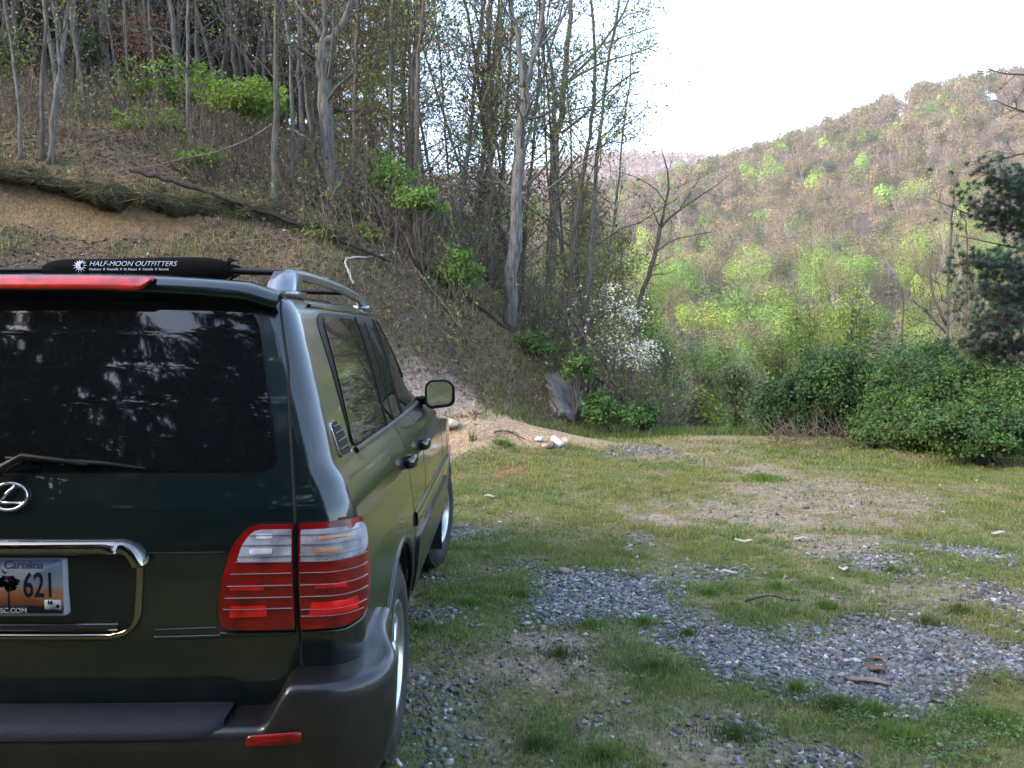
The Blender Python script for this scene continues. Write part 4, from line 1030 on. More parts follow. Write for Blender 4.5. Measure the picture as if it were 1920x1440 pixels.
# the leading trees, left to right
simple(1, 'thin pale sapling curving left at the left end of the bank', [(37, 303), (38, 217), (28, 133), (20, 83), (7, 0)], 8, 5, 'pale', 8, blen=1.2)
simple(2, 'slim grey tree just left of the leaning pale trunk, above the yellow cut earth', [(80, 303), (77, 167), (88, 50), (88, 0)], 10, 8, 'grey', 9, blen=1.3)
simple(3, 'pale slender trunk leaning right, rising above the yellow cut earth', [(92, 303), (107, 173), (117, 83), (132, 0)], 13, 9, 'pale', 9, blen=1.4)
simple(4, 'stout straight grey trunk standing alone deeper in the left wood', [(200, 207), (195, 100), (192, 0)], 22, 17, 'pale', 9, blen=2)
simple(5, 'thin grey stem close beside the stout grey trunk in the left wood', [(178, 207), (172, 100), (169, 0)], 8, 6, 'grey', 7)
simple(6, 'thin straight stem in front of the rust coloured leaves', [(278, 200), (280, 100), (281, 0)], 8, 6, 'grey', 7)
simple(7, 'straight grey trunk behind the green bushes of the left wood', [(373, 253), (370, 100), (369, 0)], 12, 9, 'grey', 9)
simple(8, 'thin crooked sapling bending left behind the brightest bush', [(412, 190), (400, 117), (377, 40), (372, 0)], 6, 4, 'grey', 7)
simple(9, 'straight reddish grey trunk beside the brightest green bush', [(515, 393), (517, 200), (517, 0)], 15, 12, 'grey', 12)
simple(10, 'slightly bent grey trunk just left of the great forked beech', [(603, 372), (580, 217), (565, 83), (568, 0)], 12, 9, 'grey', 12)
s, Y = stem([(626, 398), (618, 267), (608, 167), (603, 83)], 32, 28, 0)
fk = [(px(Y, (604, 88), (612, 60), (607, 0)), rad(15, Y), rad(12, Y)), (px(Y, (605, 85), (623, 77), (647, 40), (660, 0)), rad(19, Y), rad(15, Y)), (px(Y, (601, 70), (593, 50), (570, 30), (553, 0)), rad(11, Y), rad(8, Y)),
      (px(Y, (610, 160), (650, 150), (690, 165)), .012, .006)]
for k in range(3): fk[k] = (ext(fk[k][0], 3.5), fk[k][1], fk[k][2] * .5)
tree('beech_tree', 'great pale beech with mossy forked crown, thickest trunk in the wood', 'tree', G_BANK, [s] + fk, 'pale', 11, nb=8, tmin=.6, blen=2.2, leaf=BUD, nleaf=500)
simple(12, 'grey brown trunk just right of the great forked beech', [(662, 383), (663, 233), (670, 100), (673, 0)], 14, 11, 'brown', 14, leaf=BUDB, nleaf=1400, twigs=7)
simple(13, 'thick dark trunk leaning right beyond the great beech', [(655, 345), (672, 260), (690, 180), (710, 110), (735, 20), (742, -10)], 23, 15, 'dark', 16, blen=2.4, nleaf=2200, twigs=7)
simple(14, 'slender dark tree between the leaning trunk and the thick brown one', [(722, 350), (730, 267), (737, 140), (745, 0)], 9, 6, 'dark', 16, blen=2.2, nleaf=2200, twigs=7)
simple(15, 'thick brown trunk in the thin middle of the wood', [(768, 380), (777, 300), (777, 233), (782, 133), (787, 0)], 17, 11, 'brown', 20, blen=2.6, nleaf=2600, twigs=7)
simple(16, 'pale thin stem slanting right across the middle of the wood', [(817, 467), (843, 393), (873, 300), (910, 183), (925, 120)], 7, 4, 'pale', 12, blen=1.4, nleaf=500)
simple(17, 'dark straight trunk left of the mossy pair', [(893, 482), (900, 367), (913, 200), (918, 0)], 13, 9, 'dark', 18, blen=2.4, nleaf=2400, twigs=7)
simple(18, 'leaning dark trunk flecked with yellow green leaves', [(900, 420), (906, 373), (927, 267), (933, 133), (940, 0)], 13, 9, 'moss', 18, blen=2.2, leaf=(.22, .25, .05), nleaf=3000, twigs=7)
simple(19, 'straight brown stem just left of the tall pale forked tree', [(935, 487), (940, 367), (947, 233), (957, 117), (960, 40)], 10, 6, 'brown', 16, blen=2., nleaf=2000, twigs=7)
s, Y = stem([(953, 615), (965, 480), (970, 333), (980, 240), (983, 167)], 27, 21, 0)
fk = [(ext(px(Y, (983, 172), (977, 100), (967, 50), (957, 0)), 3), rad(14, Y), rad(7, Y)), (ext(px(Y, (982, 172), (997, 117), (1010, 73), (1020, 0)), 3), rad(14, Y), rad(7, Y)), (ext(px(Y, (1003, 95), (1013, 87), (1043, 60), (1070, 7)), 1.5), rad(7, Y), rad(4, Y)),
      (px(Y, (984, 280), (1005, 230), (1030, 190), (1040, 170)), rad(5, Y), rad(2, Y)), (px(Y, (968, 400), (1000, 370), (1060, 330), (1120, 290), (1170, 235)), rad(5, Y), rad(2, Y))]
tree('poplar_tree', 'tall pale grey forked tree standing where the bank drops to the lot', 'tree', G_BANK, [s] + fk, 'pale', 20, nb=14, tmin=.45, blen=1.6, leaf=(.2, .22, .08), nleaf=500)
s, Y = stem([(1023, 610), (1030, 540), (1037, 450), (1040, 330), (1040, 243)], 24, 19, 0)
fk = [(ext(px(Y, (1040, 248), (1037, 200), (1040, 150), (1027, 97)), 1.5), rad(10, Y), rad(5, Y)), (ext(px(Y, (1041, 248), (1053, 233), (1057, 150), (1068, 50), (1071, 0)), 3), rad(14, Y), rad(8, Y)),
      (ext(px(Y, (1065, 155), (1085, 130), (1127, 90), (1160, 40), (1177, 7)), 1), rad(7, Y), rad(3, Y)), (px(Y, (1052, 250), (1090, 222), (1127, 187), (1177, 140), (1200, 133)), rad(7, Y), rad(2.5, Y)),
      (px(Y, (1067, 153), (1105, 128), (1143, 110), (1200, 100), (1235, 80)), rad(6, Y), rad(2, Y)), (px(Y, (1060, 130), (1100, 95), (1150, 75), (1230, 50)), rad(4, Y), rad(2, Y)), (px(Y, (1048, 180), (1010, 110), (985, 60)), rad(5, Y), rad(2, Y)), (px(Y, (1050, 215), (1100, 195), (1170, 205), (1225, 185)), rad(4, Y), rad(1.5, Y))]
tree('maple_tree', 'dark forked tree spreading leafy limbs to the right over the sky', 'tree', G_BANK, [s] + fk, 'brown', 21, nb=16, tmin=.5, blen=1.7, leaf=(.13, .17, .07), nleaf=2400, lsize=.035, twigs=6)
# lone tree leaning over the valley, dogwood
Y = 19.5
s = px(Y, (1176, 760), (1183, 640), (1203, 560), (1220, 503), (1238, 425)); s[0][2] = Hgt(s[0][0], s[0][1])
fk = [(px(Y, (1238, 428), (1250, 380), (1255, 347), (1253, 315), (1240, 280)), rad(6, Y), rad(2, Y)), (px(Y, (1238, 428), (1250, 412), (1273, 390), (1313, 373), (1337, 350), (1365, 330)), rad(6, Y), rad(1.5, Y)),
      (px(Y, (1237, 424), (1223, 393), (1216, 377)), rad(4, Y), rad(1.5, Y)), (px(Y, (1231, 472), (1257, 450), (1300, 440), (1337, 435)), rad(5, Y), rad(1.5, Y)), (px(Y, (1250, 385), (1232, 350), (1180, 325), (1130, 318)), rad(3, Y), rad(1, Y)), (px(Y, (1275, 390), (1300, 355), (1312, 330)), rad(3, Y), rad(1, Y))]
tree('bare_tree', 'leafless leaning tree with long crooked limbs over the valley', 'tree', None, [(s, rad(14, Y), rad(8, Y))] + fk, 'brown', 23, nb=4, tmin=.7, blen=1.1, leaf=BUDB, nleaf=60, twigs=5, up=.03)
Y = 17.4
s = px(Y, (1088, 745), (1092, 640), (1117, 587), (1147, 553)); s[0][2] = Hgt(s[0][0], s[0][1]); rng = RS(24)
dg = thing('dogwood_tree', 'flowering dogwood covered with white blossom at the end of the bank', 'tree', s[0])
tr = MB(); cr = MB(); lp = []
for pts, a, b in [(s, 9, 4), (px(Y, (1093, 640), (1140, 610), (1180, 600)), 5, 2), (px(Y, (1091, 665), (1130, 660), (1180, 655), (1225, 660)), 6, 2), (px(Y, (1093, 640), (1080, 590), (1100, 560)), 5, 2), (px(Y, (1110, 600), (1150, 580), (1180, 570)), 4, 2)]:
    p = bez(pts, 12); tr.tube(p, np.linspace(rad(a, Y), rad(b, Y), 12), 7, 0, BARKS['brown']); grow(rng, cr, lp, p, .03, .012, 12, .3, .7, 1, .05, 5, BARKS['brown'])
tr.build('trunk', M_BARK, dg, True); put_leaves(rng, cr, lp, 700, .028, (.10, .13, .04), .10); cr.build('crown', [M_TWIG, M_LEAF], dg)
fl = MB()
for (u, v, rx, ry, n) in [(1152, 545, 22, 9, 90), (1168, 572, 26, 10, 150), (1178, 590, 24, 8, 130), (1192, 600, 16, 6, 60), (1130, 560, 30, 22, 60), (1160, 620, 30, 12, 70), (1192, 655, 34, 9, 240), (1212, 648, 20, 8, 120), (1180, 672, 26, 8, 180), (1205, 672, 22, 8, 150), (1195, 688, 18, 6, 110), (1115, 625, 28, 25, 70), (1170, 640, 20, 10, 70), (1090, 600, 24, 30, 35)]:
    k = int(n * .72); c = np.array([P(u + rng.normal() * rx * .75, v + rng.normal() * ry * .85, Y + rng.normal() * .45) for _ in range(k)])
    for _ in range(2): fl.leaves(c + rng.normal(size=(k, 3)) * .012, rng.uniform(.016, .029, k), rng.normal(size=(k, 3)) * .45 + [0, -.35, 1], rng, 0, vary(rng, k, (.66, .66, .54), .10, .04), .8)
fl.build('blossom', M_PETAL, dg)

# filler trunks of the wood
rng = RS(77)
def hidden_word(k): return ['bare thin tree crowded among the stems of the left wood', 'bare thin tree in the thin middle of the wood against the sky', 'bare thin tree at the low right end of the wood'][k]
cnt = 0
for k in range(165):
    u = rng.uniform(-60, 1120) if k < 90 else rng.uniform(-60, 980); Y = rng.uniform(16.5, 34)
    g = P(u, 0, Y); x = g[0]; z = float(Hgt(x, Y)); 
    if u > 960 and Y > 26: continue
    if u > 620 and rng.rand() < .35: continue
    h = rng.uniform(7, 13); r = rng.uniform(.022, .07); lean = rng.normal() * .10
    p = [np.array([x, Y, z]), np.array([x + lean * h * .3, Y, z + h * .3]), np.array([x + lean * h * .6 + rng.normal() * .2, Y + rng.normal() * .2, z + h * .6]), np.array([x + lean * h, Y, z + h])]
    zone = 0 if u < 600 else (1 if u < 860 else 2)
    tree('bare_tree', hidden_word(zone), 'tree', ['bare trees crowded in the left wood', 'bare trees in the thin middle of the wood', 'bare trees at the low right end of the wood'][zone], [(p, r, r * .3)], ['grey', 'brown', 'dark', 'pale'][rng.randint(4)], 200 + k, nb=26 if zone else 14, tmin=.15, blen=2.2,
         leaf=[(.2, .22, .05), (.2, .14, .08), (.16, .2, .06)][rng.randint(3)], nleaf=[300, 2200, 1800][zone], twigs=7, lsize=.036)

# evergreens
def evergreen(mb_t, mb_n, base, h, rb, rng, col=(.030, .055, .034), nb=60, nn=60, droop=-.18, t0=.18, size=.16, top=.15):
    base = np.array(base, float)
    p = bez([base - [0, 0, .2], base + [rng.normal() * .15, 0, h * .5], base + [rng.normal() * .2, 0, h]], 14); mb_t.tube(p, np.linspace(h * .014, .015, 14), 8, 0, BARKS['dark'])
    C = []; NR = []
    for k in range(nb):
        t = t0 + (1 - t0) * k / nb; q = p[int(t * 13)]; a = k * 2.4 + rng.normal() * .3; L = rb * (1 - t) ** .75 * rng.uniform(.65, 1.1) + top
        d = np.array([math.cos(a), math.sin(a), droop + .25 * t]); b = wander(rng, q, d, L, 4, .10, -.02)
        mb_n.tube(b, np.linspace(.012 + .012 * L, .004, 5), 3, 0, np.array(BARKS['dark']) * .8, cap=False)
        n = int(nn * (.35 + L / rb)); tt = np.clip(rng.uniform(.15, 1.03, n), 0, .999); jj = (tt * 4).astype(int); f = (tt * 4 - jj)[:, None]
        c = b[jj] * (1 - f) + b[jj + 1] * f + rng.normal(size=(n, 3)) * [.16 * L * .5, .16 * L * .5, .08 * L * .5] ; C.append(c); NR.append(rng.normal(size=(n, 3)) * .7 + [0, 0, .8])
    C = np.concatenate(C); n = len(C); mb_n.leaves(C, size * rng.uniform(.6, 1.3, n), np.concatenate(NR), rng, 1, vary(rng, n, col, .28, .12), .28)
rng = RS(5)
k = 0
for (u, Y, h, rb) in [(-40, 33, 15, 3.4), (60, 37, 16, 3.6), (150, 31, 15, 3.2), (235, 36, 17, 3.5), (320, 40, 17, 3.6), (395, 34, 15, 3.2), (455, 39, 17, 3.6), (530, 36, 15, 3.2), (590, 44, 15, 3.4), (10, 45, 18, 4), (190, 47, 18, 4), (380, 48, 18, 4), (-130, 28, 14, 3.4), (30, 25, 13, 3.2), (120, 26, 14, 3.2), (215, 27, 14, 3.2), (300, 26, 14, 3.0), (360, 29, 15, 3.2), (430, 27, 14, 2.9), (500, 30, 14, 2.8), (-60, 24, 13, 3.), (560, 40, 15, 3), (625, 34, 14, 2.6), (690, 42, 14, 2.6), (270, 33, 16, 3.4), (90, 31, 16, 3.6)]:
    x = P(u, 0, Y)[0]; z = float(Hgt(x, Y)); b = [x, Y, z]
    root = thing('hemlock_tree', 'dark evergreen filling the shadowy depth of the left wood' if u < 420 else 'dark evergreen with bright sky gaps behind the left wood', 'evergreen', b, 'evergreens deep in the left wood' if u < 420 else 'evergreens before the bright gaps')
    t = MB(); n = MB(); evergreen(t, n, b, h, rb, rng, (.026, .045, .028), nb=78, nn=56, t0=.03, size=.21); t.build('trunk', M_BARK, root, True); n.build('crown', [M_TWIG, M_NEEDLE], root)

# shrubs: clumps of leaves round a few stems
def clumps(rng, mb, c, r, ncl, nper, size, col, mat=1, sig=.30, up=.6, lo=-.35, dv=.22, shell=.5):
    c = np.array(c); r = np.array(r)
    for _ in range(ncl):
        d = rng.normal(size=3); d /= np.linalg.norm(d); d[2] = max(d[2], lo); q = c + d * r * rng.uniform(shell, 1.0)
        cc = np.array(col) * (1 + rng.normal() * .22); s = r * sig * rng.uniform(.6, 1.3)
        p = q + rng.normal(size=(nper, 3)) * s * .55
        mb.leaves(p, size * rng.uniform(.55, 1.35, nper), (p - c) / r + rng.normal(size=(nper, 3)) * .7 + [0, 0, up], rng, mat, vary(rng, nper, cc, dv, .1))
def shrub(name, label, cat, group, c, r, seed, ncl, nper, size, col, stems=9, stemcol='brown', **kw):
    rng = RS(seed); c = np.array(c, float); r = np.array(r, float); zb = float(Hgt(c[0], c[1])) if c[1] < 60 else c[2] - r[2]
    base = np.array([c[0], c[1], zb]); root = thing(name, label, cat, base, group)
    t = MB()
    for _ in range(stems):
        d = rng.normal(size=3); d[2] = abs(d[2]); e = c + d / np.linalg.norm(d) * r * .85
        p = bez([base + rng.normal(size=3) * r * [.2, .2, 0], (base + e) / 2 + rng.normal(size=3) * r * .12, e], 7); t.tube(p, np.linspace(.018, .005, 7), 5, 0, BARKS[stemcol])
    m = MB(); clumps(rng, m, c, r, ncl, nper, size, col, 0, **kw)
    for _ in range(int(ncl * .45)):   # stray shoots beyond the outline
        d = rng.normal(size=3); d[2] = abs(d[2]) * .9; d /= np.linalg.norm(d); q = c + d * r * rng.uniform(.8, 1.0); sh = wander(rng, q, d + [0, 0, .3], rng.uniform(.15, .5) * max(.4, min(1., r[2])), 4, .3, -.05)
        t.sticks(sh[:-1], sh[1:], .004, 0, np.array(BARKS[stemcol])); k_ = rng.randint(8, 22); j = rng.randint(0, 4, k_); pp = sh[j] + (sh[j + 1] - sh[j]) * rng.rand(k_, 1) + rng.normal(size=(k_, 3)) * size * .8
        m.leaves(pp, size * rng.uniform(.4, 1.2, k_), rng.normal(size=(k_, 3)) + [0, 0, .8], rng, 0, vary(rng, k_, np.array(col) * rng.uniform(.8, 1.35), .2, .1))
    t.build('stems', M_BARK, root); m.build('foliage', M_LEAF, root); return root
def pshrub(name, label, u, v, rx, ry, Y, seed, ncl, nper, size, col, cat='shrub', group=None, **kw):
    k = Y / F; return shrub(name, label, cat, group, P(u, v, Y), (rx * k, max(rx, ry) * k * .9, ry * k), seed, ncl, nper, size, col, **kw)
YG = (.19, .29, .04); DG = (.042, .085, .024)
pshrub('understory_bush', 'brightest yellow green bush on the left wood slope, beside the reddish trunk', 462, 190, 74, 43, 15.9, 31, 51, 54, 0.044, YG, shell=.3)
pshrub('understory_bush', 'upright light green bush left of the brightest bush in the left wood', 345, 165, 72, 50, 17.9, 32, 39, 39, 0.044, (.15, .25, .04), shell=.3)
pshrub('understory_bush', 'small green bush behind the stout grey trunk of the left wood', 240, 160, 33, 42, 17.9, 33, 21, 39, 0.040, (.14, .23, .04), shell=.3)
pshrub('understory_bush', 'low green bush under the upright one on the left wood slope', 285, 235, 69, 28, 16.3, 34, 30, 39, 0.040, (.14, .23, .04), shell=.3)
pshrub('understory_bush', 'green bush cut by the left edge of the photo', 10, 115, 48, 60, 18.4, 35, 27, 45, 0.048, (.10, .16, .025), shell=.3)
pshrub('understory_bush', 'dim green bush behind the slim stems of the far left wood', 150, 85, 42, 54, 22.4, 36, 24, 45, 0.056, (.05, .09, .025), shell=.3)
pshrub('rust_leafed_sapling', 'sapling with rust brown dead leaves in the left wood', 268, 90, 50, 72, 20, 37, 36, 20, 0.040, (.16, .07, .04), shell=.3)
pshrub('understory_bush', 'small bright green bush beside the pale fallen branch, low on the slope', 375, 297, 50, 14, 15.0, 38, 18, 36, 0.032, (.16, .26, .045), shell=.3)
pshrub('understory_bush', 'bright green bush just right of the great beech trunk', 735, 335, 48, 43, 16.4, 39, 39, 48, 0.040, (.13, .26, .045), shell=.3)
pshrub('understory_bush', 'light green bush under the thick brown trunk', 785, 378, 50, 28, 15.9, 40, 27, 45, 0.040, (.16, .26, .05), shell=.3)
pshrub('understory_bush', 'lush green bush hanging over the bank edge above the sandy scar', 858, 512, 43, 43, 16.0, 41, 39, 54, 0.036, (.14, .27, .04), shell=.3)
pshrub('understory_bush', 'tiny yellow green shoot on the bank edge above the parked car', 585, 440, 31, 12, 14.7, 42, 12, 36, 0.028, YG, shell=.2)
pshrub('understory_bush', 'small yellow green shrub at the edge beside the fallen dark log', 695, 440, 31, 21, 16.0, 43, 15, 36, 0.032, YG, shell=.2)
pshrub('understory_bush', 'low green shrub to the right of the grey rock at the bank foot', 1130, 772, 40, 38, 15.4, 44, 39, 54, 0.032, (.075, .15, .03))
pshrub('understory_bush', 'dark green shrub at the foot of the fallen trunks', 1205, 785, 33, 31, 15.0, 45, 27, 54, 0.036, (.06, .13, .03))
pshrub('understory_bush', 'green shrub under the tall pale forked tree', 1000, 645, 54, 33, 16.4, 46, 30, 48, 0.036, (.07, .13, .03), shell=.3)
pshrub('understory_bush', 'green shrub behind the top of the grey rock', 1085, 690, 33, 33, 15.6, 47, 24, 48, 0.036, (.08, .15, .03), shell=.3)
pshrub('golden_bush', 'round golden green bush at the far end of the lot', 1316, 778, 34, 38, 19.0, 48, 34, 70, .045, (.20, .23, .035))
# dark thicket on the right
TH = 'dark green bushes along the right side of the lot'
for k, (lab, u, v, rx, ry, Y, cc) in enumerate([
    ('tallest dark bush in the middle of the right thicket', 1650, 735, 120, 98, 14.2, (.075, .145, .036)), ('low dark bush at the left tip of the right thicket', 1490, 765, 78, 58, 14.8, (.045, .095, .030)),
    ('dark bush left of the tallest one in the thicket', 1560, 735, 85, 84, 14.6, (.055, .11, .032)), ('broad bush behind the right end of the thicket', 1830, 745, 120, 84, 13.2, (.08, .15, .038)),
    ('light green low bush at the front right of the thicket', 1832, 808, 95, 54, 11.2, (.075, .14, .036)), ('bush cut by the right edge of the photo', 1955, 770, 85, 92, 12.0, (.08, .15, .04)),
    ('small bright bush at the foot of the thicket middle', 1655, 812, 56, 34, 12.8, (.085, .16, .04)), ('bush filling the front between the tallest one and the broad one', 1735, 808, 66, 40, 12.4, (.075, .14, .035)), ('bush filling the back between the tallest one and the broad one', 1745, 715, 80, 70, 14.4, (.06, .12, .034)), ('small bush in the gap right of the tallest one', 1750, 765, 75, 75, 13.0, (.075, .14, .036))]):
    pshrub('thicket_bush', lab, u, v, rx, ry, Y, 60 + k, 110, 175, .027, cc, group=TH, stems=16, sig=.27, lo=-.6)
rng = RS(8); tw = MB(); a = []; b = []
for k in range(500):
    u = rng.uniform(1440, 1960); Y = rng.uniform(12.2, 14.2); q = P(u, rng.uniform(800, 850), Y); q[2] = Hgt(q[0], q[1]) + rng.uniform(0, .2); a.append(q); b.append(q + rng.normal(size=3) * [.25, .2, .2] + [0, 0, .2])
tw.sticks(np.array(a), np.array(b), .006, 0, (.13, .10, .08)); tag(tw.build('brush_twigs', M_TWIG), 'dry brown twigs under the dark thicket', 'twigs', kind='stuff')

# near bare trees and pine at the right edge
for k, (lab, pts, Y, w) in enumerate([('dark bare tree with a double trunk behind the thicket', [(1772, 690), (1778, 560), (1783, 420), (1790, 330)], 21, 8), ('dark thin bare tree close to the pine boughs', [(1808, 690), (1812, 560), (1815, 450), (1808, 400)], 21, 6), ('small bare sapling rising behind the tallest thicket bush', [(1690, 690), (1692, 620), (1696, 555)], 20, 6)]):
    s = px(Y, *pts); s[0][2] = Hgt(s[0][0], s[0][1]); fk = [(s, rad(w, Y), rad(w * .4, Y))]
    if k == 0: fk += [(px(Y, (1775, 610), (1750, 560), (1742, 520), (1748, 470)), .04, .012), (px(Y, (1775, 625), (1725, 570), (1700, 560)), .03, .01)]
    if k == 1: fk += [(px(Y, (1812, 600), (1840, 560), (1850, 530)), .03, .01)]
    tree('bare_tree', lab, 'tree', None, fk, 'brown', 90 + k, nb=9, tmin=.3, blen=1.3, leaf=(.14, .15, .05), nleaf=80, twigs=5)
Y = 12.5; rng = RS(99); pb = P(2010, 640, Y); pb[2] = Hgt(pb[0], pb[1])
root = thing('pine_tree', 'dark blue green pine reaching in boughs from the right edge', 'pine', pb); t = MB(); n = MB()
trunk = bez([pb, P(2006, 400, Y), P(2010, 100, Y), P(2010, -250, Y)], 16); t.tube(trunk, np.linspace(.14, .06, 16), 10, 0, BARKS['dark']); t.build('trunk', M_BARK, root, True)
C = []
def bough(pts, w, k, dens):
    p = bez([P(u, v, Y + dyy) for u, v, dyy in pts], 10); n.tube(p, np.linspace(.03, .008, 10), 5, 0, BARKS['dark'])
    for _ in range(int(k * 2.1)):
        j = rng.randint(2, 10); q = p[j] + rng.normal(size=3) * w * Y / F * [1, 1, .6]; n.sticks([p[j]], [q], .006, 0, BARKS['dark'])
        d = rng.normal(size=(dens, 3)); d /= np.linalg.norm(d, axis=1)[:, None]; C.append((q, d))
for pts, w, k, dens in [([(2005, 430, 0), (1940, 400, -.3), (1890, 345, -.4), (1850, 325, -.5)], 26, 110, 50), ([(2005, 470, 0), (1930, 430, .1), (1880, 410, .2), (1850, 390, .2)], 28, 120, 50), ([(2005, 540, 0), (1940, 510, -.4), (1870, 500, -.5), (1825, 490, -.6)], 28, 120, 50),
    ([(2005, 620, 0), (1940, 600, -.2), (1890, 600, -.3), (1840, 610, -.3)], 30, 130, 50), ([(2005, 580, 0), (1950, 560, .3), (1900, 560, .4), (1860, 540, .4)], 28, 120, 50), ([(2005, 660, 0), (1960, 650, .1), (1880, 650, .2), (1830, 660, .3)], 26, 110, 50), ([(2005, 380, 0), (1960, 350, .3), (1930, 330, .3)], 26, 80, 50)]: bough(pts, w, k, dens)
q0 = np.concatenate([np.repeat(q[None], len(d), 0) for q, d in C]); q1 = q0 + np.concatenate([d for q, d in C]) * rng.uniform(.045, .085, (len(q0), 1)); n.sticks(q0, q1, .0034, 1, vary(rng, len(q0), (.032, .066, .046), .25, .1))
for pts in [[(2005, 240, 0), (1950, 215, 0), (1900, 205, 0), (1850, 180, 0)], [(2005, 160, 0), (1930, 138, 0), (1880, 140, 0), (1850, 128, 0)], [(2005, 300, 0), (1930, 280, 0), (1880, 300, 0), (1820, 310, 0)], [(2005, 450, .3), (1900, 435, .3), (1800, 395, .3), (1740, 370, .3)], [(2000, 480, .3), (1880, 460, .3), (1790, 440, .3)]]:
    p = bez([P(u, v, Y + d) for u, v, d in pts], 9); n.tube(p, np.linspace(.022, .004, 9), 5, 0, BARKS['dark']); grow(rng, n, [], p, .02, .006, 7, .3, .45, 1, 0, 4, BARKS['dark'])
n.build('crown', [M_TWIG, M_NEEDLE], root)

# woods behind the camera: they shade the lot and are mirrored in the rear window
rng = RS(12); mb = MB()
for k in range(34):
    x = rng.uniform(-46, 12); yb = rng.uniform(-34, -14); z = float(Hgt(x, yb)); evergreen(mb, mb, [x, yb, z], rng.uniform(17, 24), rng.uniform(3.5, 5), rng, (.030, .05, .025), nb=50, nn=26, t0=.08, size=.5)
for (x, yb) in [(-20, 19), (-19, 25), (-23, 15), (-24, 28), (-24, 9), (-27, 22)]: evergreen(mb, mb, [x, yb, float(Hgt(x, yb))], rng.uniform(12, 16), 3.2, rng, (.028, .046, .026), nb=60, nn=36, t0=.12, size=.3)
for (x, yb, h) in [(-2.6, -7.2, 17), (1.9, -8.5, 11), (-7.5, -7.5, 18), (5.5, -12, 11), (-5.0, -11, 21), (-.3, -12, 21), (-11, -10, 20), (3, -14, 20)]:
    z = float(Hgt(x, yb)); evergreen(mb, mb, [x, yb, z], h, 4.6, rng, (.025, .04, .02), nb=110, nn=130, t0=.16, size=.18, droop=.12)
tag(mb.build('woods', [M_TWIG, M_NEEDLE]), 'dark woods round the left and behind the viewer, mirrored in the rear window', 'woods', kind='stuff')

# ------------------------------------------------------------------ trees of the valley and the far slopes
KIND = {'bare': ((.190, .140, .104), .5, (.23, .205, .19)), 'tan': ((.215, .160, .092), .7, (.2, .17, .15)), 'olive': ((.155, .145, .060), .8, (.19, .17, .15)), 'green': ((.165, .28, .055), 1., (.2, .18, .15)), 'lime': ((.235, .325, .06), 1., (.2, .18, .15)), 'dark': ((.05, .08, .04), 1., (.1, .09, .08)), 'gold': ((.36, .32, .05), 1., (.2, .18, .15))}
def hill_tree(tm, cm, base, h, kind, rng, nq, sz, wid=1.):
    col, dens, bk = KIND[kind]; base = np.array(base, float); r = h * .27 * rng.uniform(.75, 1.2) * wid; lean = rng.normal(size=2) * .04 * h
    top = base + [lean[0], lean[1], h * .92]; tr = max(.09, h * .009)
    f = h * rng.uniform(.3, .45); mid = base + (top - base) * f / h
    p0 = [base, mid]; p1 = [mid, top]; rr = [tr, tr * .7]
    c = base + [lean[0] * .7, lean[1] * .7, h * .66]; R = np.array([r, r, h * .36])
    for _ in range(13 if kind in ('bare', 'tan') else 7):
        d = rng.normal(size=3); d[2] = abs(d[2]) + .5; e = c + d / np.linalg.norm(d) * R * .85; s = base + (top - base) * rng.uniform(.3, .7); p0.append(s); p1.append(e); rr.append(tr * .45)
    tm.sticks(np.array(p0), np.array(p1), np.array(rr), 0, bk)
    # several unequal lobes make the crown
    nl = 7; L = rng.normal(size=(nl, 3)); L /= np.linalg.norm(L, axis=1)[:, None]; L[:, 2] = np.abs(L[:, 2]) * .9 - .25; lc = c + L * R * rng.uniform(.35, .75, (nl, 1)); lr = rng.uniform(.3, .55, nl); tone = 1 + rng.normal(size=nl) * .2
    n = int(nq * dens); k = rng.randint(nl, size=n); d = rng.normal(size=(n, 3)); d /= np.linalg.norm(d, axis=1)[:, None]
    p = lc[k] + d * R * lr[k][:, None] * rng.uniform(.62 if dens >= 1 else .35, 1.0, (n, 1)) ** .6
    cc = vary(rng, n, col, .12, .05) * tone[k][:, None] * rng.uniform(.72, 1.22)
    cm.leaves(p, sz * rng.uniform(.6, 1.3, n), d * 1.4 + rng.normal(size=(n, 3)) * .5 + [0, 0, .35], rng, 1 if cm is tm else 0, np.clip(cc, .002, .9), .7)
rng = RS(2024); stuff = MB(); LAB = {'bare': 'bare greyish tree low on the far valley slope', 'tan': 'tan budding tree low on the far valley slope', 'olive': 'olive tinted leafing tree low on the far valley slope', 'green': 'fresh green tree low on the far valley slope', 'lime': 'yellow green tree low on the far valley slope', 'dark': 'dark evergreen low on the far valley slope', 'gold': 'bright yellow tree on the far hillside'}
def valley_tree(base, h, kind, nq, sz, label=None, group=None, wid=1.):
    root = thing('valley_tree', label or LAB[kind], 'tree', base, group or ('trees on the far slope, ' + {'bare': 'bare', 'tan': 'tan', 'olive': 'olive', 'green': 'green', 'lime': 'yellow green', 'dark': 'dark', 'gold': 'gold'}[kind]))
    t = MB(); c = MB(); hill_tree(t, c, base, h, kind, rng, nq, sz, wid); t.build('trunk', M_TWIG, root); c.build('crown', M_LEAF, root)
n = 0
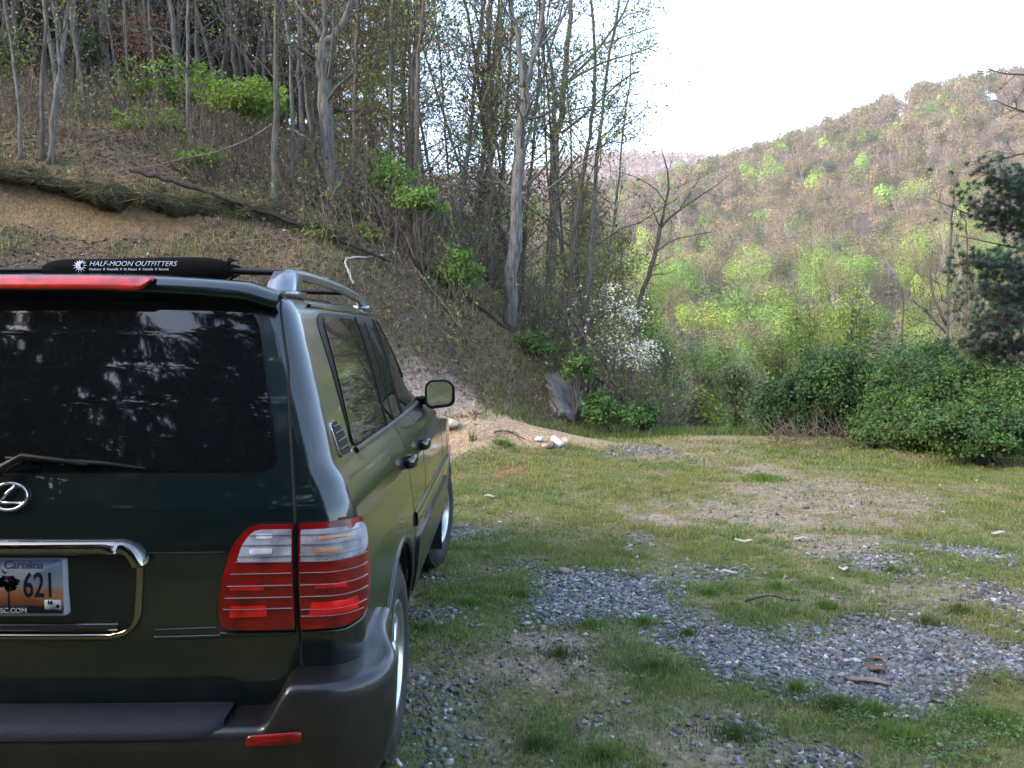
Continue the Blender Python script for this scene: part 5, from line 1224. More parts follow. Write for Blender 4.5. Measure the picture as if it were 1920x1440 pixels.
for k in range(3000):
    Y = math.sqrt(rng.uniform(72 ** 2, 500 ** 2)) if k < 2300 else rng.uniform(300, 480); u = rng.uniform(900, 2060); x = (u - 960) / F * Y; z = float(hillH(x, Y)) - .5
    e = smooth(120, 330, Y); q = rng.rand()
    nz = fbm(np.array([x * .02]), np.array([Y * .02]), 91, 3)[0]
    g = (1 - e) * .66 + .14 + (nz - .5) * .9
    if q < g * .42: kind = 'green' if rng.rand() < .5 else 'lime'
    elif q < g: kind = 'olive'
    elif q < .06 + g: kind = 'dark' if rng.rand() < .5 else 'olive'
    else: kind = ['bare', 'tan', 'bare'][rng.randint(3)] if rng.rand() < .66 else 'olive'
    h = rng.uniform(10, 18) * (1 if Y > 130 else .8)
    nq = int(np.clip(190000 / Y, 460, 1500)); sz = float(np.clip(Y * .00095, .11, .36))
    if Y < 155:
        if rng.rand() < .3: continue
        valley_tree([x, Y, z], h, kind, int(nq * 1.7), sz * .85)
    else: hill_tree(stuff, stuff, [x, Y, z], h, kind, rng, nq, sz)
hb = MB()
for k in range(1100):
    Y = math.sqrt(rng.uniform(70 ** 2, 190 ** 2)); u = rng.uniform(900, 2060); x = (u - 960) / F * Y; z = float(hillH(x, Y)); r = rng.uniform(1.2, 2.8); col = [(.15, .12, .085), (.13, .15, .05), (.11, .16, .045), (.16, .13, .1)][rng.randint(4)]
    c = np.array([x, Y, z + r * .5]) + rng.normal(size=(110, 3)) * r * [.5, .5, .45]; hb.leaves(c, .0016 * Y * rng.uniform(.6, 1.3, 110), rng.normal(size=(110, 3)) + [0, 0, .5], rng, 0, vary(rng, 110, col, .25, .1), .7)
tag(hb.build('hill_brush', M_LEAF), 'budding brush under the trees of the far slope', 'brush', kind='stuff')
tag(stuff.build('hill_forest', [M_TWIG, M_LEAF]), 'mixed spring forest covering the far hillside', 'forest', kind='stuff')
for (u, v, ry, Y, kind, lab) in [(1600, 510, 52, 150, 'green', 'broad bright green tree in the middle of the far slope'), (1565, 540, 40, 145, 'lime', 'bright green tree just left of the broad bright one'), (1655, 368, 30, 250, 'green', 'narrow vivid green tree high on the far hillside'), (1692, 385, 26, 250, 'green', 'small vivid green tree right of the narrow vivid one'), (1608, 330, 13, 300, 'gold', 'small bright yellow tree alone high on the far hillside'),
    (1380, 570, 58, 125, 'green', 'tall light green tree left of centre on the valley floor'), (1350, 590, 45, 120, 'lime', 'yellow green tree beside the tall light green one'), (1480, 565, 50, 125, 'lime', 'round leafing tree between the two bright green ones'), (1272, 510, 36, 160, 'green', 'small bright tree just right of the leaning bare tree'), (1205, 500, 42, 150, 'lime', 'soft yellow green tree behind the leaning bare tree'), (1420, 620, 45, 105, 'olive', 'olive leafing tree low in front of the bright green ones'), (1730, 545, 45, 140, 'lime', 'yellow green tree behind the bare double trunk'), (1520, 480, 40, 170, 'olive', 'slim olive tree up slope of the broad bright one'), (1760, 270, 34, 330, 'green', 'pale green tree high on the ridge at right'), (1800, 255, 30, 330, 'green', 'pale green tree beside the first one high on the right ridge')]:
    c = P(u, v, Y); g = float(hillH(c[0], c[1])); h = max(ry * Y / F * 2.6, c[2] - g + ry * Y / F); valley_tree([c[0], c[1], c[2] + ry * Y / F - h], h, kind, 1600, .0013 * Y, lab, 'trees of note on the far slope', 1.25 if kind != 'gold' else .8)
# yellow green trees just below the crest
for (u, v, rx, ry, Y, col, lab) in [(1530, 640, 95, 85, 34, (.27, .33, .06), 'wide feathery yellow green tree behind the left tip of the thicket'), (1450, 680, 55, 65, 38, (.27, .31, .08), 'soft yellow green tree left of the wide feathery one'), (1340, 690, 50, 60, 44, (.23, .31, .07), 'green tree behind the golden bush'), (1250, 690, 50, 70, 40, (.14, .21, .06), 'mid green tree just right of the white dogwood'), (1390, 730, 45, 55, 30, (.24, .27, .10), 'thin olive tree right of the golden bush'), (1600, 600, 50, 60, 48, (.26, .32, .07), 'leafing tree above the wide feathery one'), (1205, 610, 40, 80, 46, (.23, .32, .07), 'tall light green tree behind the dogwood blossom'), (1150, 480, 60, 90, 60, (.17, .17, .06), 'olive leafing tree left of the leaning bare tree'), (1100, 400, 60, 80, 48, (.16, .12, .07), 'reddish budding tree right of the dark forked trunk'), (1090, 520, 55, 80, 36, (.18, .20, .07), 'dull green tree behind the dogwood top')]:
    c = P(u, v, Y); k = Y / F; zb = min(float(Hgt(c[0], Y)) if Y < 60 else -11, c[2] - ry * k); rg = RS(int(u)); root = thing('valley_tree', lab, 'tree', [c[0], Y, zb], 'trees just beyond the crest of the lot'); t = MB(); m = MB(); lp = []
    b = np.array([c[0], Y, zb])
    for j in range(4):
        e = c + rg.normal(size=3) * [rx * k * .4, rx * k * .4, 0] + [0, 0, ry * k * .8]; p = bez([b + rg.normal(size=3) * [.2, .2, 0], (b + c) / 2 + rg.normal(size=3) * .15, e], 12); t.tube(p, np.linspace(.09, .02, 12), 7, 0, BARKS['grey']); grow(rg, m, lp, p, .06, .02, 16, .35, rx * k * .8, .9, .1, 5, np.array(BARKS['grey']) * .9)
    t.build('trunk', M_BARK, root, True); put_leaves(rg, m, lp, 5000, .0020 * Y, col, rx * k * .14); clumps(rg, m, c, (rx * k, rx * k, ry * k), 30, 90, .0017 * Y, col, 1, sig=.34, lo=-.8, shell=.35); m.build('crown', [M_TWIG, M_LEAF], root)
# far hilltop
rng = RS(3); ff = MB()
for k in range(1500):
    x = rng.uniform(60, 420); y = rng.uniform(960, 1125); z = np.interp(x, [p[0] for p in fp], [p[2] for p in fp]) - abs(y - 1110) * (.42 if y < 1110 else .6)
    n = 16; c = np.array([x, y, z + 6]) + rng.normal(size=(n, 3)) * [3, 3, 4]; col = [(.22, .125, .14), (.19, .12, .13), (.23, .16, .12)][rng.randint(3)]  # pink of the last sunlight is put into these tree colours
    ff.leaves(c, rng.uniform(1.4, 2.6, n), rng.normal(size=(n, 3)) + [0, -.3, .6], rng, 0, vary(rng, n, col, .15, .06), .8)
tag(ff.build('far_forest', M_LEAF), 'budding forest on the distant hilltop, pink late light put into its colour', 'forest', kind='stuff')

# ------------------------------------------------------------------ ground cover
def frustum_pts(rng, n, y0, y1, u0=700, u1=1960, pw=1.0):
    Y = (y0 ** (1 + pw) + rng.rand(n) * (y1 ** (1 + pw) - y0 ** (1 + pw))) ** (1 / (1 + pw)); u = rng.uniform(u0, u1, n)
    return (u - 960) / F * Y, Y
def blades(rng, mb, x, y, z, h, w, col, lean=.55):
    n = len(x); a = rng.uniform(0, 2 * math.pi, n); l = np.abs(rng.normal(size=n)) * lean
    d = np.stack([np.cos(a), np.sin(a)], 1); b = rng.uniform(0, 2 * math.pi, n); s = np.stack([np.cos(b), np.sin(b)], 1) * (w / 2)[:, None]
    p = np.stack([x, y], 1)
    v0 = np.c_[p - s, z - .004]; v1 = np.c_[p + s, z - .004]; v2 = np.c_[p + d * (h * l)[:, None], z + h * np.sqrt(np.clip(1 - (l * .6) ** 2, .15, 1))]
    v = np.stack([v0, v1, v2], 1).reshape(-1, 3); t = np.arange(3 * n).reshape(-1, 3)
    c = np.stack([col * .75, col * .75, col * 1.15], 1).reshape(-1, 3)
    mb.add(v, None, t, 0, c)
rng = RS(55); gm = MB()
TUFT = [(973, 1120, .10, 1), (1227, 1255, .26, 1), (1210, 1170, .14, 0), (1497, 1290, .16, 0), (1570, 1325, .18, 1), (1640, 1332, .16, 0), (1457, 1105, .12, 0), (1673, 1075, .12, 1), (1380, 1378, .18, 1), (1740, 1175, .14, 1), (1430, 897, .35, 0), (945, 842, .22, 0), (1330, 1115, .1, 0), (1800, 1150, .12, 1), (1700, 1385, .25, 0), (1850, 1350, .28, 0), (800, 1180, .2, 0), (1050, 1230, .14, 1), (880, 1130, .16, 0), (1550, 1140, .14, 0), (1110, 1175, .14, 0), (1290, 1190, .1, 1), (1005, 1400, .14, 1), (1130, 1420, .2, 0)]
for (y0, y1, n, hh, ww) in [(2.9, 4.6, 150000, .022, .0046), (4.6, 7.0, 150000, .026, .0060), (7., 11., 130000, .030, .010), (11., 15.8, 80000, .036, .016)]:
    x, y = frustum_pts(rng, n, y0, y1, 640 if y0 > 4 else 600)
    g, b, c, s = masks(x, y); f1 = fbm(x * 1.7, y * 1.7, 71, 3); f2 = fbm(x * 6, y * 6, 73, 3)
    dens = np.clip(.35 + 1.3 * smooth(.32, .62, f1 * .55 + f2 * .45), 0, 1) * (1 - .93 * g) * (1 - .88 * b) * (1 - .96 * s) * (1 - .97 * c)
    near = (1 - .5 * smooth(4.6, 3.4, y))
    k = (rng.rand(n) < dens * near) & (polydist(x, y, FOOT) < .25); k &= ~((x < CX + .8) & (y > 2.3) & (y < 7))
    x, y, f1, f2, g = x[k], y[k], f1[k], f2[k], g[k]; m = len(x)
    h = hh * rng.uniform(.5, 1.5, m) * (.7 + .9 * smooth(.45, .7, f2)); w_ = ww * rng.uniform(.7, 1.3, m)
    tone = smooth(.35, .65, fbm(x * .9, y * .9, 79, 3))[:, None]
    col = np.array([.25, .265, .070]) * tone + np.array([.165, .24, .055]) * (1 - tone); dry = rng.rand(m) < .17; col[dry] = [.36, .29, .17]
    col = col * (1 + rng.normal(size=(m, 1)) * .22)
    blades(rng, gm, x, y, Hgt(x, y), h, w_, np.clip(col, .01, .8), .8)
for (u, v, r, dk) in TUFT:
    cx_, cy_ = Pg(u, v); m = int(520 * r / .15); a = rng.uniform(0, 6.28, m); q = r * np.abs(rng.normal(size=m)) * .8 * (1 + .45 * np.sin(a * 3 + u) + .3 * np.sin(a * 5 + v)); x = cx_ + q * np.cos(a); y = cy_ + q * np.sin(a) * .8
    hh = .05 if cy_ < 8 else .08; h = hh * np.clip(1.0 - q / r * .7, .3, 1) * rng.uniform(.4, 1.2, m) + .015; c0 = np.array([.11, .145, .042]) if dk else np.array([.15, .23, .05])
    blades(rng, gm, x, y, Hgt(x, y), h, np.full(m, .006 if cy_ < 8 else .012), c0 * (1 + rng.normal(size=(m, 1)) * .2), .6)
# taller grass along the foot of the bank and the far edge
n = 26000; x, y = frustum_pts(rng, n, 9, 16.6, 820, 1960, 1); d = polydist(x, y, FOOT); k = ((d > -.15) & (d < 1.8) & (x > -.6) & (rng.rand(n) < .5)) | ((d <= 0) & (y > 14.2)); x, y = x[k], y[k]; m = len(x)
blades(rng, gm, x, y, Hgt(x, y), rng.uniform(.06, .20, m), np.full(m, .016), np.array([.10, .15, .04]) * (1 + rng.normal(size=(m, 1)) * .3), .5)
tag(gm.build('grass', M_LEAF), 'short patchy grass of the parking lot', 'grass', kind='stuff')
# broad low weeds
wm = MB()
for (u0, u1, v0, v1, n, sz) in [(1620, 1960, 1255, 1440, 5200, .0075), (1150, 1600, 1330, 1440, 900, .007), (1560, 1700, 1300, 1370, 800, .007), (780, 1000, 1100, 1300, 500, .009), (1060, 1240, 1180, 1290, 260, .010)]:
    u = rng.uniform(u0, u1, n); v = rng.uniform(v0, v1, n); q = np.array([Pg(a, b) for a, b in zip(u, v)]); f = fbm(q[:, 0] * 3.5, q[:, 1] * 3.5, 15, 3); g = masks(q[:, 0], q[:, 1])[0]; k = (f > .46) & (g < .4); q = q[k]; m = len(q)
    wm.leaves(np.c_[q, Hgt(q[:, 0], q[:, 1]) + rng.uniform(.008, .035, m)], sz * rng.uniform(.6, 1.4, m), rng.normal(size=(m, 3)) * .5 + [0, 0, 1], rng, 0, vary(rng, m, (.13, .20, .055), .25, .1), .6)
tag(wm.build('weeds', M_LEAF), 'low broad leafed weeds among the grass', 'weeds', kind='stuff')
# crushed stone
ICO = np.array([(0, 0, -1), (.72, -.53, -.45), (-.28, -.85, -.45), (-.89, 0, -.45), (-.28, .85, -.45), (.72, .53, -.45), (.28, -.85, .45), (-.72, -.53, .45), (-.72, .53, .45), (.28, .85, .45), (.89, 0, .45), (0, 0, 1)])
ICF = np.array([(0, 1, 2), (1, 0, 5), (0, 2, 3), (0, 3, 4), (0, 4, 5), (1, 5, 10), (2, 1, 6), (3, 2, 7), (4, 3, 8), (5, 4, 9), (1, 10, 6), (2, 6, 7), (3, 7, 8), (4, 8, 9), (5, 9, 10), (6, 10, 11), (7, 6, 11), (8, 7, 11), (9, 8, 11), (10, 9, 11)])[:, ::-1]
def stones(rng, mb, p, r, col, flat=.6):
    n = len(p)
    if n == 0: return
    sc = np.stack([rng.uniform(.7, 1.3, n), rng.uniform(.7, 1.3, n), rng.uniform(.7, 1.2, n) * flat], 1) * r[:, None]
    v = ICO[None] * (1 + rng.normal(size=(n, 12, 1)) * .26) + rng.normal(size=(n, 12, 3)) * .20; v = v * sc[:, None]
    a = rng.uniform(0, 6.28, n); c, s = np.cos(a)[:, None], np.sin(a)[:, None]; X = v[..., 0] * c - v[..., 1] * s; Yv = v[..., 0] * s + v[..., 1] * c
    tx = rng.normal(size=(n, 1)) * .3; Z = v[..., 2] + X * tx
    V = np.stack([X, Yv, Z], -1) + p[:, None]
    t = (ICF[None] + (np.arange(n) * 12)[:, None, None]).reshape(-1, 3)
    mb.add(V.reshape(-1, 3), None, t, 0, np.repeat(col, 12, 0))
sm = MB()
for (y0, y1, n, r0) in [(2.9, 4.8, 52000, .0125), (4.8, 7., 60000, .0135), (7., 10., 26000, .016), (10., 13.5, 7000, .024)]:
    x, y = frustum_pts(rng, n, y0, y1, 640); g, b, c, s = masks(x, y); f = fbm(x * 2.4, y * 2.4, 171, 3)
    k = (rng.rand(n) < np.clip(g ** 2 * 1.1 + .02 * b + .04 * smooth(.60, .74, f), 0, 1)) & (polydist(x, y, FOOT) < -.1); x, y = x[k], y[k]; m = len(x)
    r = r0 * np.exp(rng.normal(size=m) * .25); tone = np.exp(rng.normal(size=(m, 1)) * .38)
    col = np.array([.150, .147, .150]) * tone * (1 + rng.normal(size=(m, 3)) * .04); warm = rng.rand(m) < .12; col[warm] = np.array([.25, .215, .18]) * tone[warm]; wh = rng.rand(m) < .015; col[wh] = [.5, .5, .5]
    stones(rng, sm, np.c_[x, y, Hgt(x, y) + r * rng.uniform(-.25, .42, m)], r, np.clip(col, .02, .7), .62)
tag(sm.build('gravel', M_STONE), 'patches of grey crushed stone in the grass', 'gravel', kind='stuff')

# leaf litter, dry grass and brush on the bank
lm = MB(); n = 190000; Y = np.sqrt(rng.uniform(8 ** 2, 34 ** 2, n)); u = np.where(rng.rand(n) < .8, rng.uniform(-120, 1240, n), rng.uniform(-900, -120, n)); x = (u - 960) / F * Y; k = (polydist(x, Y, FOOT) > .1) & ((polydist(x, Y, SCAR) < .1) | (rng.rand(n) < .25)) & (polydist(x, Y, CUT) < 0); x, Y = x[k], Y[k]; z = Hgt(x, Y); m = len(x)
pal = np.array([(.20, .128, .088), (.14, .088, .064), (.25, .178, .125), (.10, .067, .05), (.32, .265, .21), (.18, .09, .055)]); c = pal[rng.choice(6, m, p=[.3, .26, .16, .2, .03, .05])] * (1 + rng.normal(size=(m, 1)) * .2)
lm.leaves(np.c_[x, Y, z + .015], rng.uniform(.018, .042, m), rng.normal(size=(m, 3)) * .5 + [0, -.3, 1], rng, 0, np.clip(c, .01, .8), .6)
tag(lm.build('leaf_litter', M_DEAD), 'brown fallen leaves strewn over the bank', 'leaves', kind='stuff')
bg_ = MB(); n = 140000; Y = np.sqrt(rng.uniform(7 ** 2, 19 ** 2, n)); u = np.where(rng.rand(n) < .8, rng.uniform(-120, 1180, n), rng.uniform(-1000, -120, n)); x = (u - 960) / F * Y; d = polydist(x, Y, FOOT); f = fbm(x * .8, Y * .8, 33, 3) * .6 + fbm(x * 3, Y * 3, 34, 2) * .4
k = (d > .15) & (rng.rand(n) < smooth(.36, .56, f)); k &= (Y < 13.7 + .35 * (x + 8) * (x > -8)) | (x > -1.2) | (rng.rand(len(x)) < .3); k &= (polydist(x, Y, SCAR) < .05) & (polydist(x, Y, CUT) < -.05); x, Y, f = x[k], Y[k], f[k]; m = len(x); dry = (rng.rand(m) < .45)
c = np.where(dry[:, None], [.37, .29, .155], [.17, .21, .066]) * (1 + rng.normal(size=(m, 1)) * .28)
blades(rng, bg_, x, Y, Hgt(x, Y), rng.uniform(.05, .17, m), np.full(m, .013), np.clip(c, .01, .6), .9)
tag(bg_.build('bank_grass', M_LEAF), 'dry tufts of grass on the earth bank', 'grass', kind='stuff')
um = MB(); A = []; B = []; R_ = []; LP = []; LC = []
def brush(x, y, h, nt, green):
    z = float(Hgt(x, y)); b = np.array([x, y, z])
    for _ in range(nt):
        d = rng.normal(size=3) * [.45, .45, .2] + [0, 0, 1]; d /= np.linalg.norm(d); L = h * rng.uniform(.5, 1.1); q = b + rng.normal(size=3) * [.12, .12, 0]; p = q; w_ = .004 + .004 * h
        for s_ in range(3):
            d = d + rng.normal(size=3) * .28; d /= np.linalg.norm(d); e = p + d * L / 3; A.append(p); B.append(e); R_.append(w_ * (1 - .28 * s_))
            for _ in range(2): v = d + rng.normal(size=3) * .8; g = p + (e - p) * rng.rand() + v / np.linalg.norm(v) * L * rng.uniform(.12, .3); A.append(p + (e - p) * .5); B.append(g); R_.append(w_ * .45); LP.append(g); LC.append(green)
            p = e
for k in range(2350):
    Y = math.sqrt(rng.uniform(14.5 ** 2, 31 ** 2)); u = rng.uniform(-100, 1190) if k < 2100 else rng.uniform(-700, -100); x = (u - 960) / F * Y
    if polydist(np.array([x]), np.array([Y]), FOOT)[0] < 1.2: continue
    if fbm(np.array([x * .45]), np.array([Y * .45]), 57, 3)[0] < .40: continue
    h = rng.uniform(.6, 1.7) if u < 620 else rng.uniform(.8, 2.6); brush(x, Y, h, 6, int(rng.rand() < (.18 if u < 560 else .65)))
for k in range(170):   # low brush scattered on the open face of the bank
    u = rng.uniform(150, 1050); g = ground_hit(u, rng.uniform(470, 760), 9, 30)
    if polydist(np.array([g[0]]), np.array([g[1]]), SCAR)[0] > -.1: continue
    brush(g[0], g[1], rng.uniform(.15, .4), 4, 0)
for k in range(420):   # tangle at the low end of the bank round the dogwood
    u = rng.uniform(1010, 1250); Y = rng.uniform(16.5, 23); brush((u - 960) / F * Y, Y, rng.uniform(.8, 2.2), 6, 1)
nz = len(A); cc = vary(rng, nz, (.115, .092, .078), .3, .08); um.sticks(np.array(A), np.array(B), np.array(R_), 0, cc)
LP = np.array(LP); LC = np.array(LC); k = rng.rand(len(LP)) < np.where(LC == 1, .9, .35); p = LP[k]; g = LC[k]; p = np.concatenate([p, p + rng.normal(size=p.shape) * .06]); g = np.concatenate([g, g]); m = len(p)
base = np.where((g == 1)[:, None], [.165, .215, .058], [.16, .13, .07]); um.leaves(p, rng.uniform(.018, .042, m), rng.normal(size=(m, 3)) + [0, 0, .5], rng, 1, np.clip(base * (1 + rng.normal(size=(m, 1)) * .3), .01, .7))
tag(um.build('undergrowth', [M_TWIG, M_LEAF]), 'tangle of bare twigs and budding brush under the trees', 'undergrowth', kind='stuff')
# the turf lip overhanging the raw cut
lipm = MB(); us = np.linspace(-220, 700, 190); rows = []
for u in us:
    ve = np.interp(u, [-200, 0, 160, 300, 420, 520, 640, 700], [290, 322, 348, 370, 392, 412, 450, 474]); Ye = np.interp(u, [-200, 0, 160, 300, 420, 520, 640, 700], [13.2, 13.6, 13.9, 14.2, 14.5, 14.8, 15.3, 15.5])
    p = P(u, ve, Ye); x, y = p[0], p[1]; s_ = (smooth(720, 380, u) * .8 + .2) * (.05 + .95 * smooth(-225, -90, u)); n4 = [float(fbm(np.array([u * .03 + 9 * k]), np.array([k * 5.]), 12 + k, 4)[0]) - .5 for k in range(4)]
    out = (.34 + .8 * n4[0]) * s_; th = (.09 + .22 * n4[1] + .07 * (float(fbm(np.array([u * .15]), np.array([2.]), 77, 2)[0]) - .5)) * s_ * (.5 + .7 * smooth(-50, 250, u)); zb = float(Hgt(x, y + .5)); ze = float(Hgt(x, y))
    rows.append([[x, y + .75, zb + .02], [x, y + .25, ze + .10 + .2 * n4[2]], [x, y - out * .7, ze + .06 + .2 * n4[2]], [x, y - out, ze - .06], [x, y - out * .9, ze - .06 - th], [x, y - out * .3, ze - .10 - th * 1.2], [x, y + .5, ze - .5]])
g = np.array(rows); i = np.arange(len(us) * 7).reshape(-1, 7); q = np.stack([i[:-1, :-1], i[1:, :-1], i[1:, 1:], i[:-1, 1:]], -1).reshape(-1, 4); lipm.add(g.reshape(-1, 3), q, None, 0, (.062, .056, .034))
tag(lipm.build('bank_edge', M_BANK, smooth=True), 'dark turf lip overhanging the raw cut of the bank', 'bank', kind='structure')
LIP = g
# roots and dead grass hanging over the cut edge of the bank
rm = MB(); A = []; B = []
for k in range(3400):
    u = rng.uniform(-60, 640); k_ = fbm(np.array([u * .02]), np.array([3.]), 6, 3)[0]; j = int(np.clip((u + 220) / 920 * 189, 0, 189))
    if rng.rand() > .25 + smooth(.36, .62, k_): continue
    ve = np.interp(u, [-200, 0, 160, 300, 420, 520, 640], [290, 322, 348, 370, 392, 412, 450]); Ye = np.interp(u, [-200, 0, 160, 300, 420, 520, 640], [13.2, 13.6, 13.9, 14.2, 14.5, 14.8, 15.3])
    p = P(u, ve, Ye + rng.uniform(-.12, .30)); p = LIP[j, rng.randint(1, 4)] + rng.normal(size=3) * [.03, .06, .03]; A.append(p); B.append(p + np.array([rng.normal() * .2, -abs(rng.normal()) * .16, -rng.uniform(-.12, .22)]))
rm.sticks(np.array(A), np.array(B), .0065, 0, np.where(rng.rand(len(A), 1) < .4, [[.10, .115, .045]], np.where(rng.rand(len(A), 1) < .4, [[.19, .155, .09]], [[.06, .052, .036]])) * (1 + rng.normal(size=(len(A), 1)) * .2)); tag(rm.build('hanging_roots', M_TWIG), 'dead grass and roots hanging over the cut edge of the bank', 'roots', kind='stuff')

# fallen logs and branches
def log(name, label, cat, pts, w, col, seed, bark=M_BARK, lift=0., yy=None, sub=()):
    rg = RS(seed); W = [ground_hit(u, v, 8) if yy is None else P(u, v, yy[i_] if isinstance(yy, list) else yy) for i_, (u, v) in enumerate(pts)]; r = w * W[0][1] / F / 2
    p = bez(np.array(W) + [0, 0, r * .8 + lift], max(10, len(W) * 5)); m = len(p); p[1:-1] += rg.normal(size=(m - 2, 3)) * r * .25
    b = MB(); f = .8 + .4 * fbm(np.arange(m) * .7, np.zeros(m), seed, 3); ns = 9; c = np.concatenate([np.repeat(f, ns), [f[0], f[-1]]])[:, None] * np.array(col); b.tube(p, np.linspace(r, r * .55, m) * (1 + rg.normal(size=m) * .08), ns, 0, c)
    for q in sub:
        Q = bez([ground_hit(u, v, 8) + [0, 0, r] if yy is None else P(u, v, yy) for u, v in q], 7); b.tube(Q, np.linspace(r * .5, r * .2, 7), 6, 0, np.array(col))
    return tag(b.build(name, bark, smooth=True, loc=p[0]), label, cat)
log('fallen_log', 'long dark fallen log lying along the bank edge above the car', 'log', [(250, 322), (333, 345), (433, 380), (533, 416), (627, 450), (733, 495)], 10, (.05, .038, .033), 1, yy=[14.1, 14.15, 14.3, 14.55, 14.85, 15.2])
log('fallen_branch', 'thin pale dead branch sloping down to the left through the brush', 'branch', [(510, 233), (470, 262), (400, 288), (330, 302), (250, 321), (200, 338)], 3, (.15, .135, .12), 2, yy=14.6)
log('fallen_branch', 'white peeled branch bent like a hook on the bank above the roof rail', 'branch', [(662, 545), (654, 522), (647, 505), (650, 495), (660, 491), (690, 491), (727, 489)], 5, (.42, .40, .37), 3, lift=.05)
log('fallen_log', 'pale thin trunk lying straight down the open face of the bank', 'log', [(762, 487), (785, 520), (812, 556), (850, 606), (884, 655)], 5, (.24, .19, .15), 4, lift=.03)
log('fallen_log', 'dark trunk lying over the bank edge left of the pale forked tree', 'log', [(790, 505), (850, 550), (905, 590), (950, 628)], 9, (.05, .042, .038), 5, lift=.04)
log('fallen_log', 'dark fallen trunk slanting down to the lot beside the green shrubs', 'log', [(1118, 706), (1140, 733), (1160, 757), (1190, 800)], 9, (.055, .046, .042), 6, yy=16.6)
log('fallen_log', 'arched grey fallen limb above the slanting dark trunk', 'log', [(1095, 694), (1140, 715), (1172, 733), (1204, 762)], 6, (.12, .10, .09), 7, yy=17.0)
log('fallen_branch', 'short brown dead limb sticking out of the slope beside the low shrub', 'branch', [(540, 243), (570, 258), (603, 281)], 6, (.16, .14, .12), 8, yy=17.2)
log('fallen_log', 'second dark log lying below the first near the beech', 'log', [(570, 378), (620, 397), (680, 432), (735, 470)], 6, (.06, .048, .042), 9)
log('forked_twig', 'dark forked twig lying on the sand mound', 'twig', [(927, 817), (938, 813), (955, 814), (970, 822), (985, 831)], 3, (.06, .045, .035), 10, lift=.02, sub=[[(955, 814), (966, 813), (975, 818)], [(970, 822), (976, 830), (986, 838)]])
def litter(name, label, cat, pts, w, col, seed, lift=.01, group=None):
    o = log(name, label, cat, pts, w, col, seed, lift=lift) if False else None
    W = np.array([[*Pg(u, v), 0] for u, v in pts]); W[:, 2] = Hgt(W[:, 0], W[:, 1]) + lift; p = bez(W, max(8, 3 * len(W))); r = w * W[0, 1] / F / 2; b = MB(); b.tube(p, np.linspace(r, r * .5, len(p)), 7, 0, col); return tag(b.build(name, M_BARK, smooth=True, loc=p[0]), label, cat, group)
litter('stick', 'dark crooked stick lying in the grass above the main gravel strip', 'stick', [(1398, 1131), (1425, 1124), (1450, 1122), (1475, 1131), (1500, 1132)], 5, (.055, .045, .04), 1, .015)
def chip(name, label, cat, u, v, L, Wd, ang, col, seed, th=.008, group=None, lift=.02):
    rg = RS(seed); x, y = Pg(u, v); k = y / F; L = L * k; Wd = Wd * k; z = float(Hgt(x, y)) + lift; n = 9; V = []
    for s_, zz in ((1, 0), (1, th)):
        for i in range(n):
            t = i / (n - 1) * 2 - 1; ww = Wd * (1 - abs(t) ** 2.5) * rg.uniform(.6, 1.2) + .002
            for sg in (-1, 1): V.append([t * L, sg * ww, zz + .007 * math.cos(t * 3 + seed * 2) + (.006 if sg > 0 else 0)])
    V = np.array(V); c, s = math.cos(ang), math.sin(ang); V = np.c_[V[:, 0] * c - V[:, 1] * s, V[:, 0] * s + V[:, 1] * c, V[:, 2]] + [x, y, z]
    Q = []
    for i in range(n - 1):
        a = 2 * i; b = a + 2 * n; Q += [[b, b + 1, b + 3, b + 2][::-1], [a, a + 1, a + 3, a + 2], [a, a + 2, b + 2, b], [a + 1, b + 1, b + 3, a + 3]]
    Q += [[0, 2 * n, 2 * n + 1, 1], [2 * n - 2, 2 * n - 1, 4 * n - 1, 4 * n - 2]]
    m = MB(); m.add(V, Q, None, 0, col); return tag(m.build(name, M_ROCK, loc=[x, y, z]), label, cat, group)
chip('bark_piece', 'upper rusty brown bark flake lying on the gravel', 'bark', 1648, 1236, 27, 8, .35, (.20, .115, .08), 1, .006)
chip('bark_piece', 'middle curled brown bark flake on the gravel', 'bark', 1640, 1257, 22, 12, -.95, (.19, .11, .078), 2, .007, lift=.025)
chip('bark_piece', 'long pale brown bark strip lowest on the gravel', 'bark', 1630, 1280, 38, 6, -.42, (.27, .19, .15), 3, .006)
for k, (u, v, L, lab, c) in enumerate([(1395, 1020, 17, 'pale thin wood chip left of the grey one beside the bare track', (.45, .40, .30)), (1503, 1018, 16, 'wide grey wood chip beside the bare track', (.36, .33, .30)), (1367, 1083, 16, 'pale wood chip on the small gravel patch above the stick', (.40, .37, .30)), (1581, 1077, 9, 'small white wood chip between the two upper gravel patches', (.5, .48, .44)), (1873, 1008, 15, 'pale wood chip in the grass near the right edge', (.45, .42, .33)), (918, 938, 11, 'pale wood chip in the grass beyond the front wheel', (.45, .40, .28))]):
    chip('wood_chip', lab, 'wood chip', u, v, L, 4, rng.uniform(-.3, .3), c, 30 + k, .006, 'wood chips scattered over the lot', .03)
